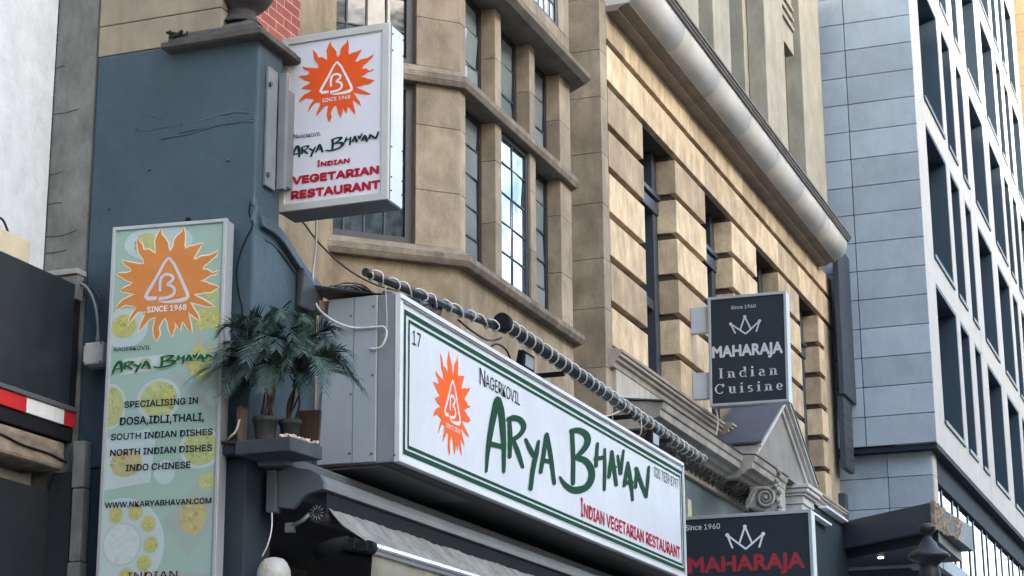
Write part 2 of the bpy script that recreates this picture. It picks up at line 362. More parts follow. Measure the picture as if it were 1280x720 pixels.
TEXTS={'fascia': [('17',.145,.282,.721,.806),('N',1.245,1.341,.694,.803),('AGERKOVIL',1.349,1.964,.699,.782),('020 7839 8797',5.03,5.793,.722,.806),('I',3.184,3.231,.139,.276),('NDIAN VEGETARIAN RESTAURANT',3.25,5.748,.146,.245)],'proj': [('N',.091,.111,.436,.464),('AGERKOVIL',.113,.262,.433,.454),('I',.244,.262,.245,.285),('NDIAN',.265,.447,.244,.274),('VEGETARIAN',.086,.629,.157,.207),('RESTAURANT',.081,.638,.068,.121),('SINCE 1968',.267,.444,.631,.654)],'tall': [('NAGERKOVIL',.039,.252,1.553,1.575),('SPECIALISING IN',.114,.536,1.238,1.274),('DOSA,IDLI,THALI,',.093,.574,1.145,1.188),('SOUTH INDIAN DISHES',.046,.625,1.066,1.101),('NORTH INDIAN DISHES',.046,.625,.98,1.016),('INDO CHINESE',.139,.507,.895,.931),('WWW.NKARYABHAVAN.COM',.03,.631,.703,.734),('INDIAN',.177,.457,.321,.36),('SINCE 1968',.222,.45,1.757,1.789)],'mup': [('Since 1960',.233,.48,.956,.99),('MAHARAJA',.019,.736,.481,.598),('Indian',.093,.675,.273,.375),('Cuisine',.05,.725,.122,.221)],'mlow': [('Since 1960',.077,.397,1.008,1.055),('MAHARAJA',.091,1.156,.616,.761)]}
LOGO_BOX={'tall': [.029,.637,1.595,2.226],'proj': [.109,.599,.503,.999],'fascia': [.499,1.098,.155,.798]}
HAND_BOX={'fascia': [1.336,4.903,.157,.796],'proj': [.079,.627,.31,.41],'tall': [.036,.643,1.429,1.515]}
SUN=[(.185,.934),(.241,.874),(.259,.822),(.308,.823),(.341,.8),(.376,.778),(.374,.834),(.364,.894),(.388,.953),(.417,1.007),(.426,.95),(.464,.907),(.492,.865),(.5,.814),(.517,.787),(.542,.831),(.55,.89),(.581,.928),(.622,.955),(.631,1.004),(.65,.943),(.653,.883),(.648,.833),(.66,.803),(.702,.819),(.755,.825),(.824,.84),(.798,.802),(.768,.755),(.742,.711),(.76,.696),(.812,.722),(.896,.726),(.974,.76),(.959,.721),(.918,.694),(.887,.667),(.846,.64),(.827,.606),(.88,.599),(.923,.566),(.991,.581),(.955,.554),(.902,.548),(.861,.521),(.81,.505),(.863,.492),(.905,.469),(.948,.456),(.994,.437),(.949,.417),(.918,.4),(.866,.403),(.824,.396),(.751,.391),(.783,.37),(.848,.336),(.901,.303),(.955,.27),(.892,.274),(.828,.292),(.765,.312),(.718,.323),(.744,.294),(.767,.253),(.8,.212),(.823,.152),(.78,.184),(.737,.216),(.713,.234),(.724,.178),(.741,.119),(.754,.05),(.711,.092),(.677,.142),(.655,.163),(.638,.077),(.615,.117),(.586,.158),(.588,.109),(.566,.033),(.532,.093),(.519,.153),(.496,.203),(.465,.176),(.436,.119),(.449,.06),(.42,-.001),(.393,.054),(.384,.113),(.392,.161),(.402,.215),(.348,.203),(.297,.147),(.247,.098),(.264,.169),(.294,.226),(.302,.269),(.228,.27),(.177,.214),(.137,.158),(.155,.225),(.185,.272),(.219,.313),(.182,.326),(.107,.341),(.013,.3),(.042,.351),(.083,.388),(.146,.413),(.199,.429),(.145,.443),(.047,.469),(.088,.496),(.141,.512),(.168,.534),(.118,.554),(.062,.587),(-.004,.626),(.049,.628),(.103,.624),(.152,.641),(.133,.672),(.089,.695),(.054,.741),(.109,.723),(.174,.709),(.228,.695),(.269,.694),(.258,.742),(.213,.796),(.2,.847)]
TRI_A=[(.504,.735),(.56,.671),(.624,.548),(.694,.405),(.701,.371),(.679,.353),(.627,.343),(.553,.338),(.479,.339),(.417,.355)]
TRI_B=[(.504,.735),(.463,.688),(.395,.564),(.311,.431),(.3,.399),(.322,.381),(.405,.38)]
BEE=[(.434,.437),(.432,.482),(.434,.531),(.448,.566),(.483,.583),(.526,.576),(.554,.553),(.545,.524),(.5,.491),(.536,.481),(.569,.453),(.571,.414),(.54,.386),(.488,.374),(.424,.374)]
HAND=[[[(.009,.007,.0,.0),(.013,.071,.001,.062),(.016,.136,.002,.124),(.02,.201,.003,.188),(.025,.269,.005,.255),(.031,.345,.009,.33),(.038,.425,.014,.409),(.045,.504,.02,.487),(.052,.575,.025,.557),(.058,.636,.03,.618),(.064,.691,.035,.673),(.069,.737,.039,.72),(.073,.771,.044,.757),(.074,.784,.049,.784),(.068,.771,.059,.81),(.067,.769,.064,.815),(.071,.78,.064,.812)],[(.008,.002),(.006,-.003),(.004,-.006),(.002,-.007),(.0,-.004)],[(.076,.792),(.078,.804),(.077,.815),(.074,.82),(.069,.819)]],[[(.048,.761,.078,.811),(.053,.736,.082,.786),(.057,.712,.086,.761),(.061,.687,.091,.734),(.064,.659,.094,.701),(.066,.625,.096,.664),(.068,.587,.098,.623),(.07,.546,.099,.581),(.072,.504,.1,.537),(.074,.462,.101,.494),(.076,.42,.101,.449),(.079,.376,.102,.401),(.08,.326,.102,.347),(.082,.268,.101,.287),(.082,.205,.1,.221),(.083,.139,.099,.154),(.083,.075,.097,.088)],[(.048,.777),(.052,.795),(.059,.811),(.067,.82),(.073,.82)],[(.084,.069),(.087,.066),(.09,.067),(.094,.072),(.096,.08)]],[[(.021,.275,.025,.32),(.083,.31,.087,.351)],[(.016,.276),(.013,.282),(.013,.293),(.015,.305),(.02,.315)],[(.088,.315),(.092,.325),(.094,.336),(.094,.345),(.091,.351)]],[[(.129,.266,.112,.251),(.13,.318,.112,.302),(.132,.371,.112,.353),(.133,.424,.112,.404),(.134,.475,.113,.453),(.134,.522,.112,.5),(.132,.568,.112,.546),(.13,.612,.112,.592),(.129,.657,.112,.638)],[(.127,.256),(.124,.247),(.12,.241),(.116,.24),(.113,.243)],[(.127,.664),(.124,.666),(.12,.664),(.116,.657),(.113,.647)]],[[(.118,.619,.111,.653),(.125,.632,.118,.666),(.133,.645,.126,.68),(.139,.654,.134,.696),(.144,.66,.145,.709),(.15,.665,.155,.719),(.158,.668,.166,.725),(.164,.669,.176,.729),(.169,.668,.186,.728),(.173,.665,.194,.721),(.177,.659,.2,.71),(.18,.652,.204,.696),(.182,.644,.207,.68),(.183,.636,.207,.661),(.183,.624,.206,.64),(.181,.611,.203,.619),(.179,.597,.199,.599),(.176,.583,.194,.578),(.172,.567,.188,.557),(.167,.55,.182,.537),(.162,.534,.175,.517),(.156,.517,.167,.498),(.148,.5,.159,.479),(.14,.483,.151,.461),(.132,.465,.143,.443)],[(.112,.613),(.107,.613),(.104,.619),(.104,.629),(.106,.642)],[(.129,.454),(.128,.443),(.13,.435),(.133,.432),(.138,.435)]],[[(.129,.438,.147,.47),(.134,.414,.153,.448),(.14,.391,.159,.426),(.145,.367,.166,.402),(.151,.34,.172,.375),(.158,.31,.178,.342),(.165,.276,.184,.305),(.173,.242,.189,.267),(.181,.207,.195,.229)],[(.128,.447),(.13,.458),(.134,.468),(.139,.474),(.144,.475)],[(.183,.203),(.186,.203),(.19,.207),(.193,.214),(.195,.222)]],[[(.198,.514,.21,.536),(.203,.493,.217,.52),(.207,.472,.224,.503),(.211,.451,.23,.487),(.216,.432,.236,.471),(.221,.415,.242,.455),(.226,.401,.246,.439),(.232,.387,.251,.423),(.237,.372,.255,.407)],[(.198,.52),(.199,.527),(.201,.533),(.205,.538),(.208,.539)],[(.24,.368),(.245,.369),(.25,.376),(.254,.387),(.256,.398)]],[[(.269,.574,.281,.583),(.264,.537,.28,.547),(.26,.5,.278,.512),(.255,.463,.276,.476),(.25,.423,.273,.435),(.245,.379,.268,.391),(.24,.332,.263,.343),(.235,.282,.258,.295),(.23,.232,.253,.245),(.227,.18,.249,.194),(.224,.127,.245,.141),(.221,.073,.242,.087),(.218,.02,.238,.033)],[(.27,.582),(.273,.588),(.276,.592),(.279,.592),(.281,.589)],[(.219,.011),(.222,.006),(.227,.007),(.232,.012),(.236,.022)]],[[(.293,.257,.275,.247),(.297,.304,.279,.293),(.302,.35,.282,.338),(.306,.397,.286,.384),(.311,.448,.29,.434),(.315,.504,.294,.49),(.319,.564,.299,.549),(.323,.625,.304,.611),(.327,.685,.308,.671)],[(.291,.247),(.287,.239),(.282,.234),(.278,.234),(.275,.239)],[(.326,.694),(.323,.698),(.319,.697),(.314,.691),(.31,.682)]],[[(.312,.688,.331,.712),(.317,.641,.336,.667),(.321,.596,.341,.622),(.325,.547,.346,.574),(.33,.491,.351,.518),(.335,.424,.356,.449),(.34,.348,.361,.372),(.346,.269,.365,.291),(.352,.191,.37,.212)],[(.313,.697),(.316,.707),(.32,.716),(.325,.72),(.329,.719)],[(.353,.184),(.357,.182),(.362,.185),(.366,.193),(.37,.203)]],[[(.292,.371,.295,.409),(.345,.406,.348,.438)],[(.288,.371),(.285,.376),(.285,.385),(.287,.395),(.29,.404)],[(.349,.41),(.352,.418),(.354,.427),(.354,.434),(.351,.439)]],[[(.483,.308,.46,.289),(.484,.371,.461,.352),(.485,.434,.462,.414),(.486,.498,.463,.477),(.486,.567,.464,.545),(.486,.642,.463,.618),(.485,.721,.462,.697),(.483,.802,.46,.777),(.482,.882,.459,.856)],[(.481,.297),(.477,.285),(.471,.278),(.465,.276),(.461,.28)],[(.48,.89),(.476,.893),(.47,.89),(.464,.881),(.46,.868)]],[[(.465,.854,.461,.891),(.477,.868,.473,.907),(.489,.883,.484,.925),(.499,.895,.498,.943),(.507,.901,.512,.959),(.516,.904,.527,.969),(.526,.904,.541,.975),(.534,.901,.555,.977),(.539,.896,.567,.973),(.543,.89,.577,.962),(.546,.882,.583,.944),(.548,.871,.587,.922),(.548,.859,.587,.896),(.548,.843,.585,.867),(.546,.825,.58,.837),(.542,.802,.572,.803),(.536,.774,.562,.767),(.526,.74,.549,.727),(.513,.699,.533,.684),(.498,.655,.516,.641),(.484,.612,.501,.599)],[(.459,.849),(.454,.85),(.452,.857),(.453,.868),(.456,.881)],[(.481,.6),(.481,.59),(.484,.583),(.49,.583),(.496,.589)]],[[(.489,.583,.495,.629),(.504,.587,.51,.639),(.519,.592,.526,.652),(.531,.594,.544,.661),(.539,.591,.562,.662),(.548,.582,.577,.652),(.557,.567,.59,.634),(.565,.549,.6,.61),(.569,.529,.607,.582),(.571,.508,.61,.548),(.571,.481,.61,.511),(.568,.453,.607,.473),(.564,.426,.601,.435),(.559,.401,.593,.399),(.552,.377,.583,.362),(.545,.355,.57,.326),(.536,.335,.554,.291),(.523,.314,.535,.261),(.507,.293,.514,.233),(.492,.275,.492,.211),(.478,.263,.472,.197),(.467,.259,.453,.193),(.455,.259,.438,.198),(.443,.264,.424,.209),(.431,.269,.413,.222),(.422,.277,.405,.238),(.413,.287,.399,.258),(.405,.3,.394,.279),(.396,.313,.389,.299)],[(.484,.583),(.481,.59),(.481,.601),(.484,.613),(.489,.623)],[(.395,.314),(.393,.313),(.391,.31),(.389,.306),(.388,.302)]],[[(.627,.63,.608,.615),(.629,.661,.609,.645),(.63,.692,.61,.675),(.632,.724,.611,.706),(.634,.758,.613,.74),(.635,.794,.615,.777),(.636,.833,.618,.817),(.638,.872,.62,.858),(.639,.911,.623,.898)],[(.625,.62),(.621,.612),(.617,.606),(.612,.604),(.609,.608)],[(.638,.918),(.635,.92),(.632,.919),(.628,.914),(.625,.906)]],[[(.678,.407,.662,.394),(.68,.474,.663,.46),(.682,.542,.665,.527),(.684,.608,.666,.592),(.686,.671,.667,.655),(.686,.729,.668,.713),(.686,.784,.669,.768),(.685,.836,.671,.822),(.685,.89,.672,.877)],[(.677,.399),(.674,.392),(.67,.387),(.666,.385),(.663,.388)],[(.684,.894),(.682,.896),(.679,.894),(.675,.89),(.673,.884)]],[[(.615,.69,.612,.725),(.678,.771,.676,.797)],[(.61,.686),(.605,.688),(.603,.695),(.604,.705),(.607,.716)],[(.682,.778),(.685,.786),(.685,.793),(.684,.798),(.68,.8)]],[[(.713,.584,.691,.57),(.716,.621,.694,.606),(.719,.657,.697,.642),(.723,.694,.7,.679),(.726,.734,.703,.718),(.728,.776,.707,.76),(.73,.819,.711,.804),(.732,.864,.714,.85),(.734,.908,.718,.895)],[(.71,.573),(.706,.563),(.7,.557),(.695,.556),(.691,.561)],[(.733,.915),(.731,.918),(.727,.916),(.723,.911),(.719,.904)]],[[(.716,.89,.736,.913),(.719,.845,.739,.869),(.721,.799,.743,.824),(.724,.754,.746,.779),(.727,.707,.749,.733),(.73,.66,.753,.685),(.734,.612,.756,.636),(.738,.563,.759,.586),(.742,.515,.762,.536)],[(.717,.9),(.72,.909),(.725,.917),(.73,.921),(.734,.919)],[(.744,.509),(.748,.507),(.753,.51),(.758,.518),(.761,.527)]],[[(.707,.675,.706,.706),(.748,.719,.747,.751)],[(.702,.672),(.698,.674),(.697,.681),(.698,.69),(.701,.699)],[(.753,.726),(.757,.735),(.758,.745),(.756,.752),(.752,.754)]],[[(.759,.882,.772,.898),(.772,.678,.794,.705)],[(.76,.888),(.762,.895),(.765,.9),(.768,.903),(.771,.902)],[(.774,.671),(.779,.67),(.784,.674),(.79,.683),(.794,.694)]],[[(.801,.99,.815,1.0),(.772,.684,.794,.7)],[(.803,.997),(.806,1.003),(.809,1.007),(.812,1.008),(.814,1.005)],[(.772,.675),(.776,.67),(.781,.671),(.787,.678),(.792,.688)]],[[(.817,.572,.798,.56),(.822,.609,.801,.596),(.826,.646,.804,.632),(.83,.683,.807,.669),(.834,.721,.811,.706),(.838,.76,.815,.746),(.841,.8,.82,.786),(.843,.84,.825,.827),(.846,.88,.83,.868)],[(.815,.562),(.811,.553),(.806,.548),(.801,.547),(.798,.552)],[(.846,.887),(.843,.89),(.839,.889),(.835,.885),(.832,.877)]],[[(.83,.864,.846,.884),(.833,.809,.852,.831),(.836,.754,.858,.779),(.84,.699,.863,.725),(.843,.645,.867,.671),(.847,.593,.87,.616),(.851,.54,.871,.56),(.855,.488,.872,.504),(.859,.435,.873,.449)],[(.83,.872),(.833,.88),(.837,.887),(.841,.89),(.845,.889)],[(.86,.431),(.863,.429),(.866,.431),(.87,.436),(.872,.442)]],[[(.812,.589,.811,.622),(.869,.651,.868,.678)],[(.807,.587),(.803,.589),(.801,.595),(.802,.605),(.806,.614)],[(.874,.657),(.876,.665),(.877,.673),(.876,.679),(.873,.681)]],[[(.899,.625,.878,.609),(.909,.853,.892,.839)],[(.897,.615),(.893,.605),(.888,.599),(.883,.597),(.879,.601)],[(.908,.86),(.905,.863),(.901,.861),(.897,.856),(.893,.848)]],[[(.885,.844,.909,.878),(.894,.806,.917,.84),(.902,.768,.926,.802),(.911,.731,.934,.765),(.919,.694,.943,.728),(.929,.658,.951,.692),(.938,.624,.96,.656),(.948,.59,.969,.62),(.957,.555,.977,.584)],[(.885,.854),(.888,.866),(.893,.876),(.9,.883),(.905,.883)],[(.96,.551),(.965,.551),(.971,.556),(.975,.565),(.978,.576)]],[[(.976,.576,.958,.564),(.98,.626,.961,.613),(.984,.677,.964,.662),(.988,.727,.967,.712),(.992,.777,.97,.761),(.994,.827,.974,.811),(.996,.876,.978,.862),(.998,.926,.982,.913),(1.0,.975,.986,.963)],[(.974,.567),(.971,.56),(.966,.555),(.962,.554),(.959,.557)],[(.999,.98),(.997,.983),(.994,.981),(.99,.977),(.987,.97)]]]
# ================================================================== SETTING
structure(MB().box(-300, 300, -200, 500, -0.4, 0.0).build('ground', mat('asphalt', (0.05, 0.05, 0.052), (0.04, 0.04, 0.042), scale=3, rough=0.9)))
structure(MB().box(-8, -1.4, -30, 70, 0.0, 0.12).build('pavement', mat('paving_slabs', (0.30, 0.29, 0.27), (0.24, 0.235, 0.22), scale=2, rough=0.85), bevel=0.02))

# ---------------------------------------------------------------- buildings across the street (they shade this side)
T = thing('terrace_building', 'long pale stone terrace across the street with rows of dark windows', 'building', (30, 20, 0))
op = mat('pale_terrace_stone', (0.42, 0.38, 0.31), (0.34, 0.31, 0.26), scale=1, rough=0.8, streak=0.3)
MB().box(30, 42, -14, 95, 0, 24.4).build('wall', op, T)
for k in range(5):
    mb = MB()
    for j in range(24):
        y = -10 + j * 4.3; mb.box(29.94, 30.1, y, y + 1.9, 3.6 + k * 4.4, 6.4 + k * 4.4)
    mb.build('window', G_DARK, T)
T = thing('added_sky_blocker', 'dark brick building closing the street behind the photographer', 'building', (4, -22, 0))  # added out of view to dim the walls that face the camera
MB().box(-30, 22, -34, -22, 0, 24).build('wall', mat('brown_brick_wall', (0.16, 0.11, 0.08), (0.12, 0.085, 0.065), scale=3, rough=0.9), T)
mb = MB()
for k in range(4):
    for j in range(11): mb.box(-28 + j * 4.5, -26.3 + j * 4.5, -22.1, -21.95, 3 + 4.2 * k, 5.6 + 4.2 * k)
mb.build('window', G_DARK, T)

# ================================================================== LEFT NEIGHBOUR
T = thing('white_building', 'white rendered neighbouring building above the black shop fascia', 'building', (-7, 4, 0))
MB().box(-12, -6.28, -12, 9.19, 3.4, 12).build('wall', WHITE_WALL, T)
MB().box(-12, -6.12, -12, 9.17, 0.12, 3.4).build('ground_floor_wall', mat('black_shutter_panel', (0.022, 0.026, 0.030), (0.016, 0.019, 0.023), scale=3, rough=0.45, bump=0.15, bscale=9), T)

MB().box(-6.118, -5.982, 9.14, 9.17, 0.12, 3.495).build('shutter_guide', MATS['black_shutter_panel'], T)
T = thing('shop_fascia', 'plain black shop fascia board on the white building', 'fascia', (-6.1, 6, 3.8))
MB().box(-6.24, -6.0, -6, 9.10, 3.855, 4.545).build('board', BLACK, T, bevel=0.006)
MB().box(-6.22, -6.018, 9.104, 9.185, 3.86, 4.50).build('end_panel', BLACK_MATT, T)
MB().box(-6.24, -5.985, -6, 9.17, 3.825, 3.852).build('drip_trim', mat('grey_drip_trim', (0.10, 0.11, 0.115), rough=0.5), T, bevel=0.004)
MB().box(-6.24, -6.01, -6, 9.17, 3.66, 3.738).build('lower_trim', BLACK_MATT, T, bevel=0.008)
mb = MB(); mb.box(-6.24, -5.998, 8.2, 8.697, 3.742, 3.822); mb.build('red_tape', RED_TAPE, T)
MB().box(-6.24, -5.998, 9.055, 9.165, 3.742, 3.822).build('red_tape', RED_TAPE, T)
MB().box(-6.24, -5.997, 8.70, 9.052, 3.742, 3.822).build('white_tape', WHITE_TAPE, T)
MB().box(-6.24, -5.998, -6, 8.197, 3.742, 3.822).build('white_tape', WHITE_TAPE, T)
mb = MB(); random.seed(3)
mb.box(-6.3, -6.02, -6, 9.12, 3.50, 3.655)
lint = mb.build('stone_lintel', mat('crumbling_lintel_stone', (0.34, 0.27, 0.20), (0.09, 0.072, 0.06), scale=11, stretch=(1, 0.6, 1.4), rough=0.95, bump=1.0, bscale=14, grime=0.7), T, bevel=0.02)
mb = MB(); mb.tube(spline([(-6.012, 8.2, 3.60), (-6.015, 8.5, 3.592), (-6.012, 8.7, 3.57), (-6.014, 8.95, 3.566), (-6.012, 9.12, 3.545)]), 0.006, 6); mb.build('crack', BLACK_MATT, lint)
mb = MB(); mb.along_z([(-5.975, 9.12), (-5.895, 9.12), (-5.895, 9.198), (-5.975, 9.198)], 0.12, 3.0); mb.along_z([(-5.97, 9.125), (-5.90, 9.125), (-5.90, 9.198), (-5.97, 9.198)], 3.003, 3.40); mb.along_z([(-5.975, 9.12), (-5.90, 9.12), (-5.90, 9.198), (-5.975, 9.198)], 3.403, 3.66)
o = mb.build('stone_pilaster', CONC, None, bevel=0.008); tag(o, 'thin grey cement pilaster strip between black shutter and painted wall', 'pilaster')

o = MB().box(-6.14, -6.03, 8.2, 8.70, 4.55, 4.685).build('floodlight', CREAM_BOX, None, bevel=0.012); tag(o, 'cream plastic lamp box with black lead on top of black fascia', 'lamp box')
MB().tube(spline([(-6.08, 8.40, 4.68), (-6.07, 8.42, 4.74), (-6.06, 8.47, 4.745), (-6.06, 8.52, 4.70), (-6.06, 8.53, 4.67)]), 0.007, 6).build('lead', CABLE_B, o)
T = thing('cable_box', 'small pale grey trunking box with lid behind the fascia top', 'cable box', (-6.12, 9.1, 4.5))
MB().box(-6.20, -5.99, 9.10, 9.165, 4.46, 4.60).build('body', CONC, T, bevel=0.004)
MB().box(-6.25, -5.985, 9.085, 9.18, 4.603, 4.635).build('lid', mat('pale_grey_lid', (0.33, 0.33, 0.31), rough=0.7), T, bevel=0.004)
T = thing('junction_box', 'square dirty white junction box fed by grey conduit beside menu sign', 'junction box', (-5.86, 9.12, 4.13))
MB().box(-5.915, -5.79, 9.075, 9.16, 4.07, 4.195).build('cover', PVC, T, bevel=0.01)
MB().box(-5.93, -5.80, 9.162, 9.198, 4.065, 4.19).build('back_box', mat('brown_grey_back_box', (0.17, 0.15, 0.14), rough=0.7), T, bevel=0.01)
mb = MB()
for x, z in ((-5.905, 4.185), (-5.80, 4.185), (-5.905, 4.08), (-5.80, 4.08)): mb.box(x - .004, x + .004, 9.071, 9.078, z - .004, z + .004)
mb.build('screw', BLACK_MATT, T)
MB().lathe([(0.013, 0), (0.013, 0.03), (0.009, 0.045)], (-5.852, 9.12, 4.197), 10).build('cable_gland', mat('grey_gland', (0.2, 0.2, 0.2), rough=0.5), T)
o = MB().tube(spline([(-6.02, 9.15, 4.548), (-5.99, 9.13, 4.553), (-5.95, 9.13, 4.53), (-5.905, 9.125, 4.47), (-5.87, 9.12, 4.38), (-5.855, 9.12, 4.28), (-5.852, 9.12, 4.23)]), 0.0085, 8).build('conduit', mat('grey_conduit', (0.19, 0.20, 0.20), rough=0.5), None)
tag(o, 'grey conduit curving down from cable box to white junction box', 'conduit')
o = MB().tube(spline([(-6.0, 9.16, 4.58), (-5.96, 9.15, 4.545), (-5.91, 9.15, 4.51), (-5.875, 9.15, 4.46), (-5.868, 9.15, 4.38)]), 0.006, 8).build('black_cable', CABLE_B, None)
tag(o, 'black cable looping behind the grey conduit under the cable box', 'cable')

# ================================================================== PAINTED PARTY WALL
T = thing('party_wall', 'slate blue painted party wall with moulded cap and ball finial', 'wall', (-5.6, 9.4, 0))
MB().box(-6.0, -4.95, 9.2, 9.5, 3.52, 5.93).build('painted_face', BLUE, T, bevel=0.012)
MB().box(-6.0, -4.952, 9.202, 9.5, 0, 3.517).build('lower_face_shade', NAVY, T, bevel=0.012)  # navy stands in for the shade on the lower pier, not a second paint
MB().box(-6.28, -6.003, 9.2, 9.5, 0, 12).build('cement_strip', CONC, T)
mb = MB()
for z, w_ in ((5.62, .17), (5.25, .08), (5.07, .09), (4.88, .2), (4.78, .14), (5.9, .06)):
    mb.tube(spline([(-6.275, 9.199, z), (-6.275 + w_ * .5, 9.1985, z + random.uniform(-.006, .012)), (-6.275 + w_, 9.1985, z + random.uniform(0, .02))]), 0.0028, 5)
mb.tube(spline([(-6.003, 9.199, z) for z in (4.5, 5.2, 5.8, 6.4)]), 0.004, 5)
mb.build('hairline_crack', STONE_DARK, T)
mb = MB(); mb.box(-6.0, -5.2, 9.203, 9.5, 6.123, 8); mb.box(-6.0, -5.2, 9.203, 9.5, 5.934, 6.118)
mb.build('stone_face', mat('stained_ashlar', (0.33, 0.28, 0.20), (0.22, 0.19, 0.14), scale=3, rough=0.9, bump=0.3, streak=0.5, grime=0.5), T, bevel=0.004)
# raised plaster patches and their cracks
def wob(mb, path, r, amp, n=10, seed=0, sq=(1, 1, 1)):
    """tube with an uneven, hand-trowelled surface"""
    t = MB(); t.tube(path, r, n)
    for x, y, z in t.v:
        q = mnoise.noise(Vector((x * 14 + seed, y * 14, z * 14))) * amp + mnoise.noise(Vector((x * 40 + seed, y * 40, z * 40))) * amp * 0.4
        mb.v.append((x + q * sq[0], y + q * sq[1], z + q * sq[2]))
    k = len(mb.v) - len(t.v); mb.f += [tuple(i + k for i in f) for f in t.f]; mb.sm += t.sm
mb = MB()
wob(mb, spline([(x, 9.203, z) for x, z in ((-5.43, 5.44), (-5.3, 5.448), (-5.2, 5.462), (-5.1, 5.47), (-4.99, 5.455))]), 0.009, 0.006)
wob(mb, spline([(x, 9.203, z) for x, z in ((-5.55, 5.375), (-5.4, 5.378), (-5.25, 5.397), (-5.15, 5.41), (-4.97, 5.40))]), 0.0085, 0.006, seed=3)
wob(mb, spline([(x, 9.2005, z) for x, z in ((-5.72, 5.45), (-5.70, 5.51), (-5.66, 5.54), (-5.6, 5.51), (-5.55, 5.49))]), 0.003, 0.001)
wob(mb, spline([(x, 9.2005, z) for x, z in ((-5.73, 5.45), (-5.65, 5.435), (-5.55, 5.44), (-5.44, 5.44))]), 0.003, 0.001)
for x, z in ((-5.87, 5.0), (-5.12, 5.19), (-5.42, 4.86), (-5.62, 5.2)): mb.lathe([(0.01, -0.006), (0.007, 0.005)], (x, 9.198, z), 8)
mb.build('plaster_ridge', BLUE, T)
MB().prism([(x, 9.1955, z) for x, z in ((-5.44, 5.39), (-5.2, 5.405), (-4.965, 5.41), (-4.965, 5.45), (-5.2, 5.458), (-5.42, 5.435))], [(x, 9.21, z) for x, z in ((-5.46, 5.385), (-5.2, 5.40), (-4.96, 5.405), (-4.96, 5.455), (-5.2, 5.463), (-5.44, 5.44))]).build('plaster_patch', BLUE, T, bevel=0.002)
cr = MB().tube(spline([(-4.972, 9.198, 4.93), (-4.98, 9.198, 4.87), (-4.955, 9.198, 4.80), (-4.99, 9.198, 4.73), (-5.02, 9.198, 4.66), (-5.045, 9.198, 4.55), (-5.03, 9.198, 4.42), (-5.005, 9.198, 4.33), (-5.01, 9.198, 4.2)]), 0.0045, 6)
cr.build('crack', BLACK_MATT, T)
mb = MB()
wob(mb, spline([(-4.955, 9.21, 5.02), (-4.957, 9.212, 4.95), (-4.96, 9.215, 4.88), (-4.957, 9.212, 4.80), (-4.96, 9.21, 4.72)]), [0.006 + 0.009 * sin(pi * i / 24) for i in range(25)], 0.02, 12, 5)
mb.build('rough_plaster', BLUE, T)
# cap and ball
cap = MB()
x0, x1, y0, y1 = -5.52, -4.91, 9.13, 9.75
def ring(e, z): return [(x0 - e, y0 - e, z), (x1 + e, y0 - e, z), (x1 + e, y1, z), (x0 - e, y1, z)]
lv = [(0.0, 5.88), (0.014, 5.888), (0.014, 5.918), (-0.012, 5.928), (-0.018, 5.952), (-0.05, 5.965), (-0.056, 5.985), (-0.15, 6.055), (-0.215, 6.115)]
for (e0, z0), (e1, z1) in zip(lv, lv[1:]): cap.prism(ring(e0, z0), ring(e1, z1 - 0.0005))
capo = cap.build('cap', STONE_DARK, T, bevel=0.004)
MB().lathe([(0.13, 6.05), (0.10, 6.09), (0.085, 6.115), (0.09, 6.13)] + [(0.205 * sin(a), 6.325 - 0.205 * cos(a)) for a in [0.44 + k * 0.22 for k in range(12)]], (-5.16, 9.36, 0), 32).build('ball_finial', mat('soot_black_ball', (0.065, 0.06, 0.058), (0.03, 0.028, 0.028), scale=6, rough=0.75, bump=0.3), capo)
mb = MB(); random.seed(8)
for _ in range(26):
    a = random.random(); mb.lathe([(0.004, 0), (0.02 * random.random() + 0.006, 0.012), (0.004, 0.024)], (-5.50 + 0.09 * a + random.uniform(-.02, .02), 9.15 + random.uniform(-.02, 0.05), 5.955 + random.uniform(-.01, 0.02)), 6)
mb.build('moss', mat('dark_moss', (0.035, 0.036, 0.022), (0.02, 0.02, 0.014), scale=30, rough=1), T, kind='stuff')
# side wing with curved coping
wing = MB()
wing.along_x([(9.5, 3.4), (10.0, 3.4), (10.0, 4.62), (9.86, 4.66), (9.7, 4.72), (9.5, 4.83)], -5.3, -4.955)
wing.build('side_wing', BLUE, T)
COPE = mat('blue_painted_coping', (0.044, 0.074, 0.094), (0.034, 0.056, 0.073), scale=10, rough=0.55, bump=0.5, bscale=22, grime=0.4)
def band(top, bot, x0, x1):
    mb = MB(); T_ = [tuple(p)[:2] for p in spline([(y, z, 0) for y, z in top], 5)]; B_ = [tuple(p)[:2] for p in spline([(y, z, 0) for y, z in bot], 5)]; n = len(T_)
    for i in range(n - 1):
        mb.hexa([(x0, *B_[i]), (x0, *B_[i + 1]), (x0, *T_[i + 1]), (x0, *T_[i])], [(x1, *B_[i]), (x1, *B_[i + 1]), (x1 - 0.02, *T_[i + 1]), (x1 - 0.02, *T_[i])])
    return mb
band([(9.26, 4.875), (9.42, 4.875), (9.55, 4.845), (9.70, 4.775), (9.85, 4.715), (10.02, 4.675)], [(9.26, 4.80), (9.42, 4.795), (9.55, 4.755), (9.70, 4.69), (9.85, 4.635), (10.02, 4.60)], -4.98, -4.915).build('coping', COPE, T, bevel=0.012)
band([(9.30, 4.798), (9.42, 4.792), (9.55, 4.752), (9.70, 4.687), (9.85, 4.632), (10.0, 4.598)], [(9.34, 4.74), (9.42, 4.745), (9.55, 4.715), (9.70, 4.655), (9.85, 4.605), (10.0, 4.575)], -4.98, -4.94).build('coping_fillet', COPE, T, bevel=0.01)
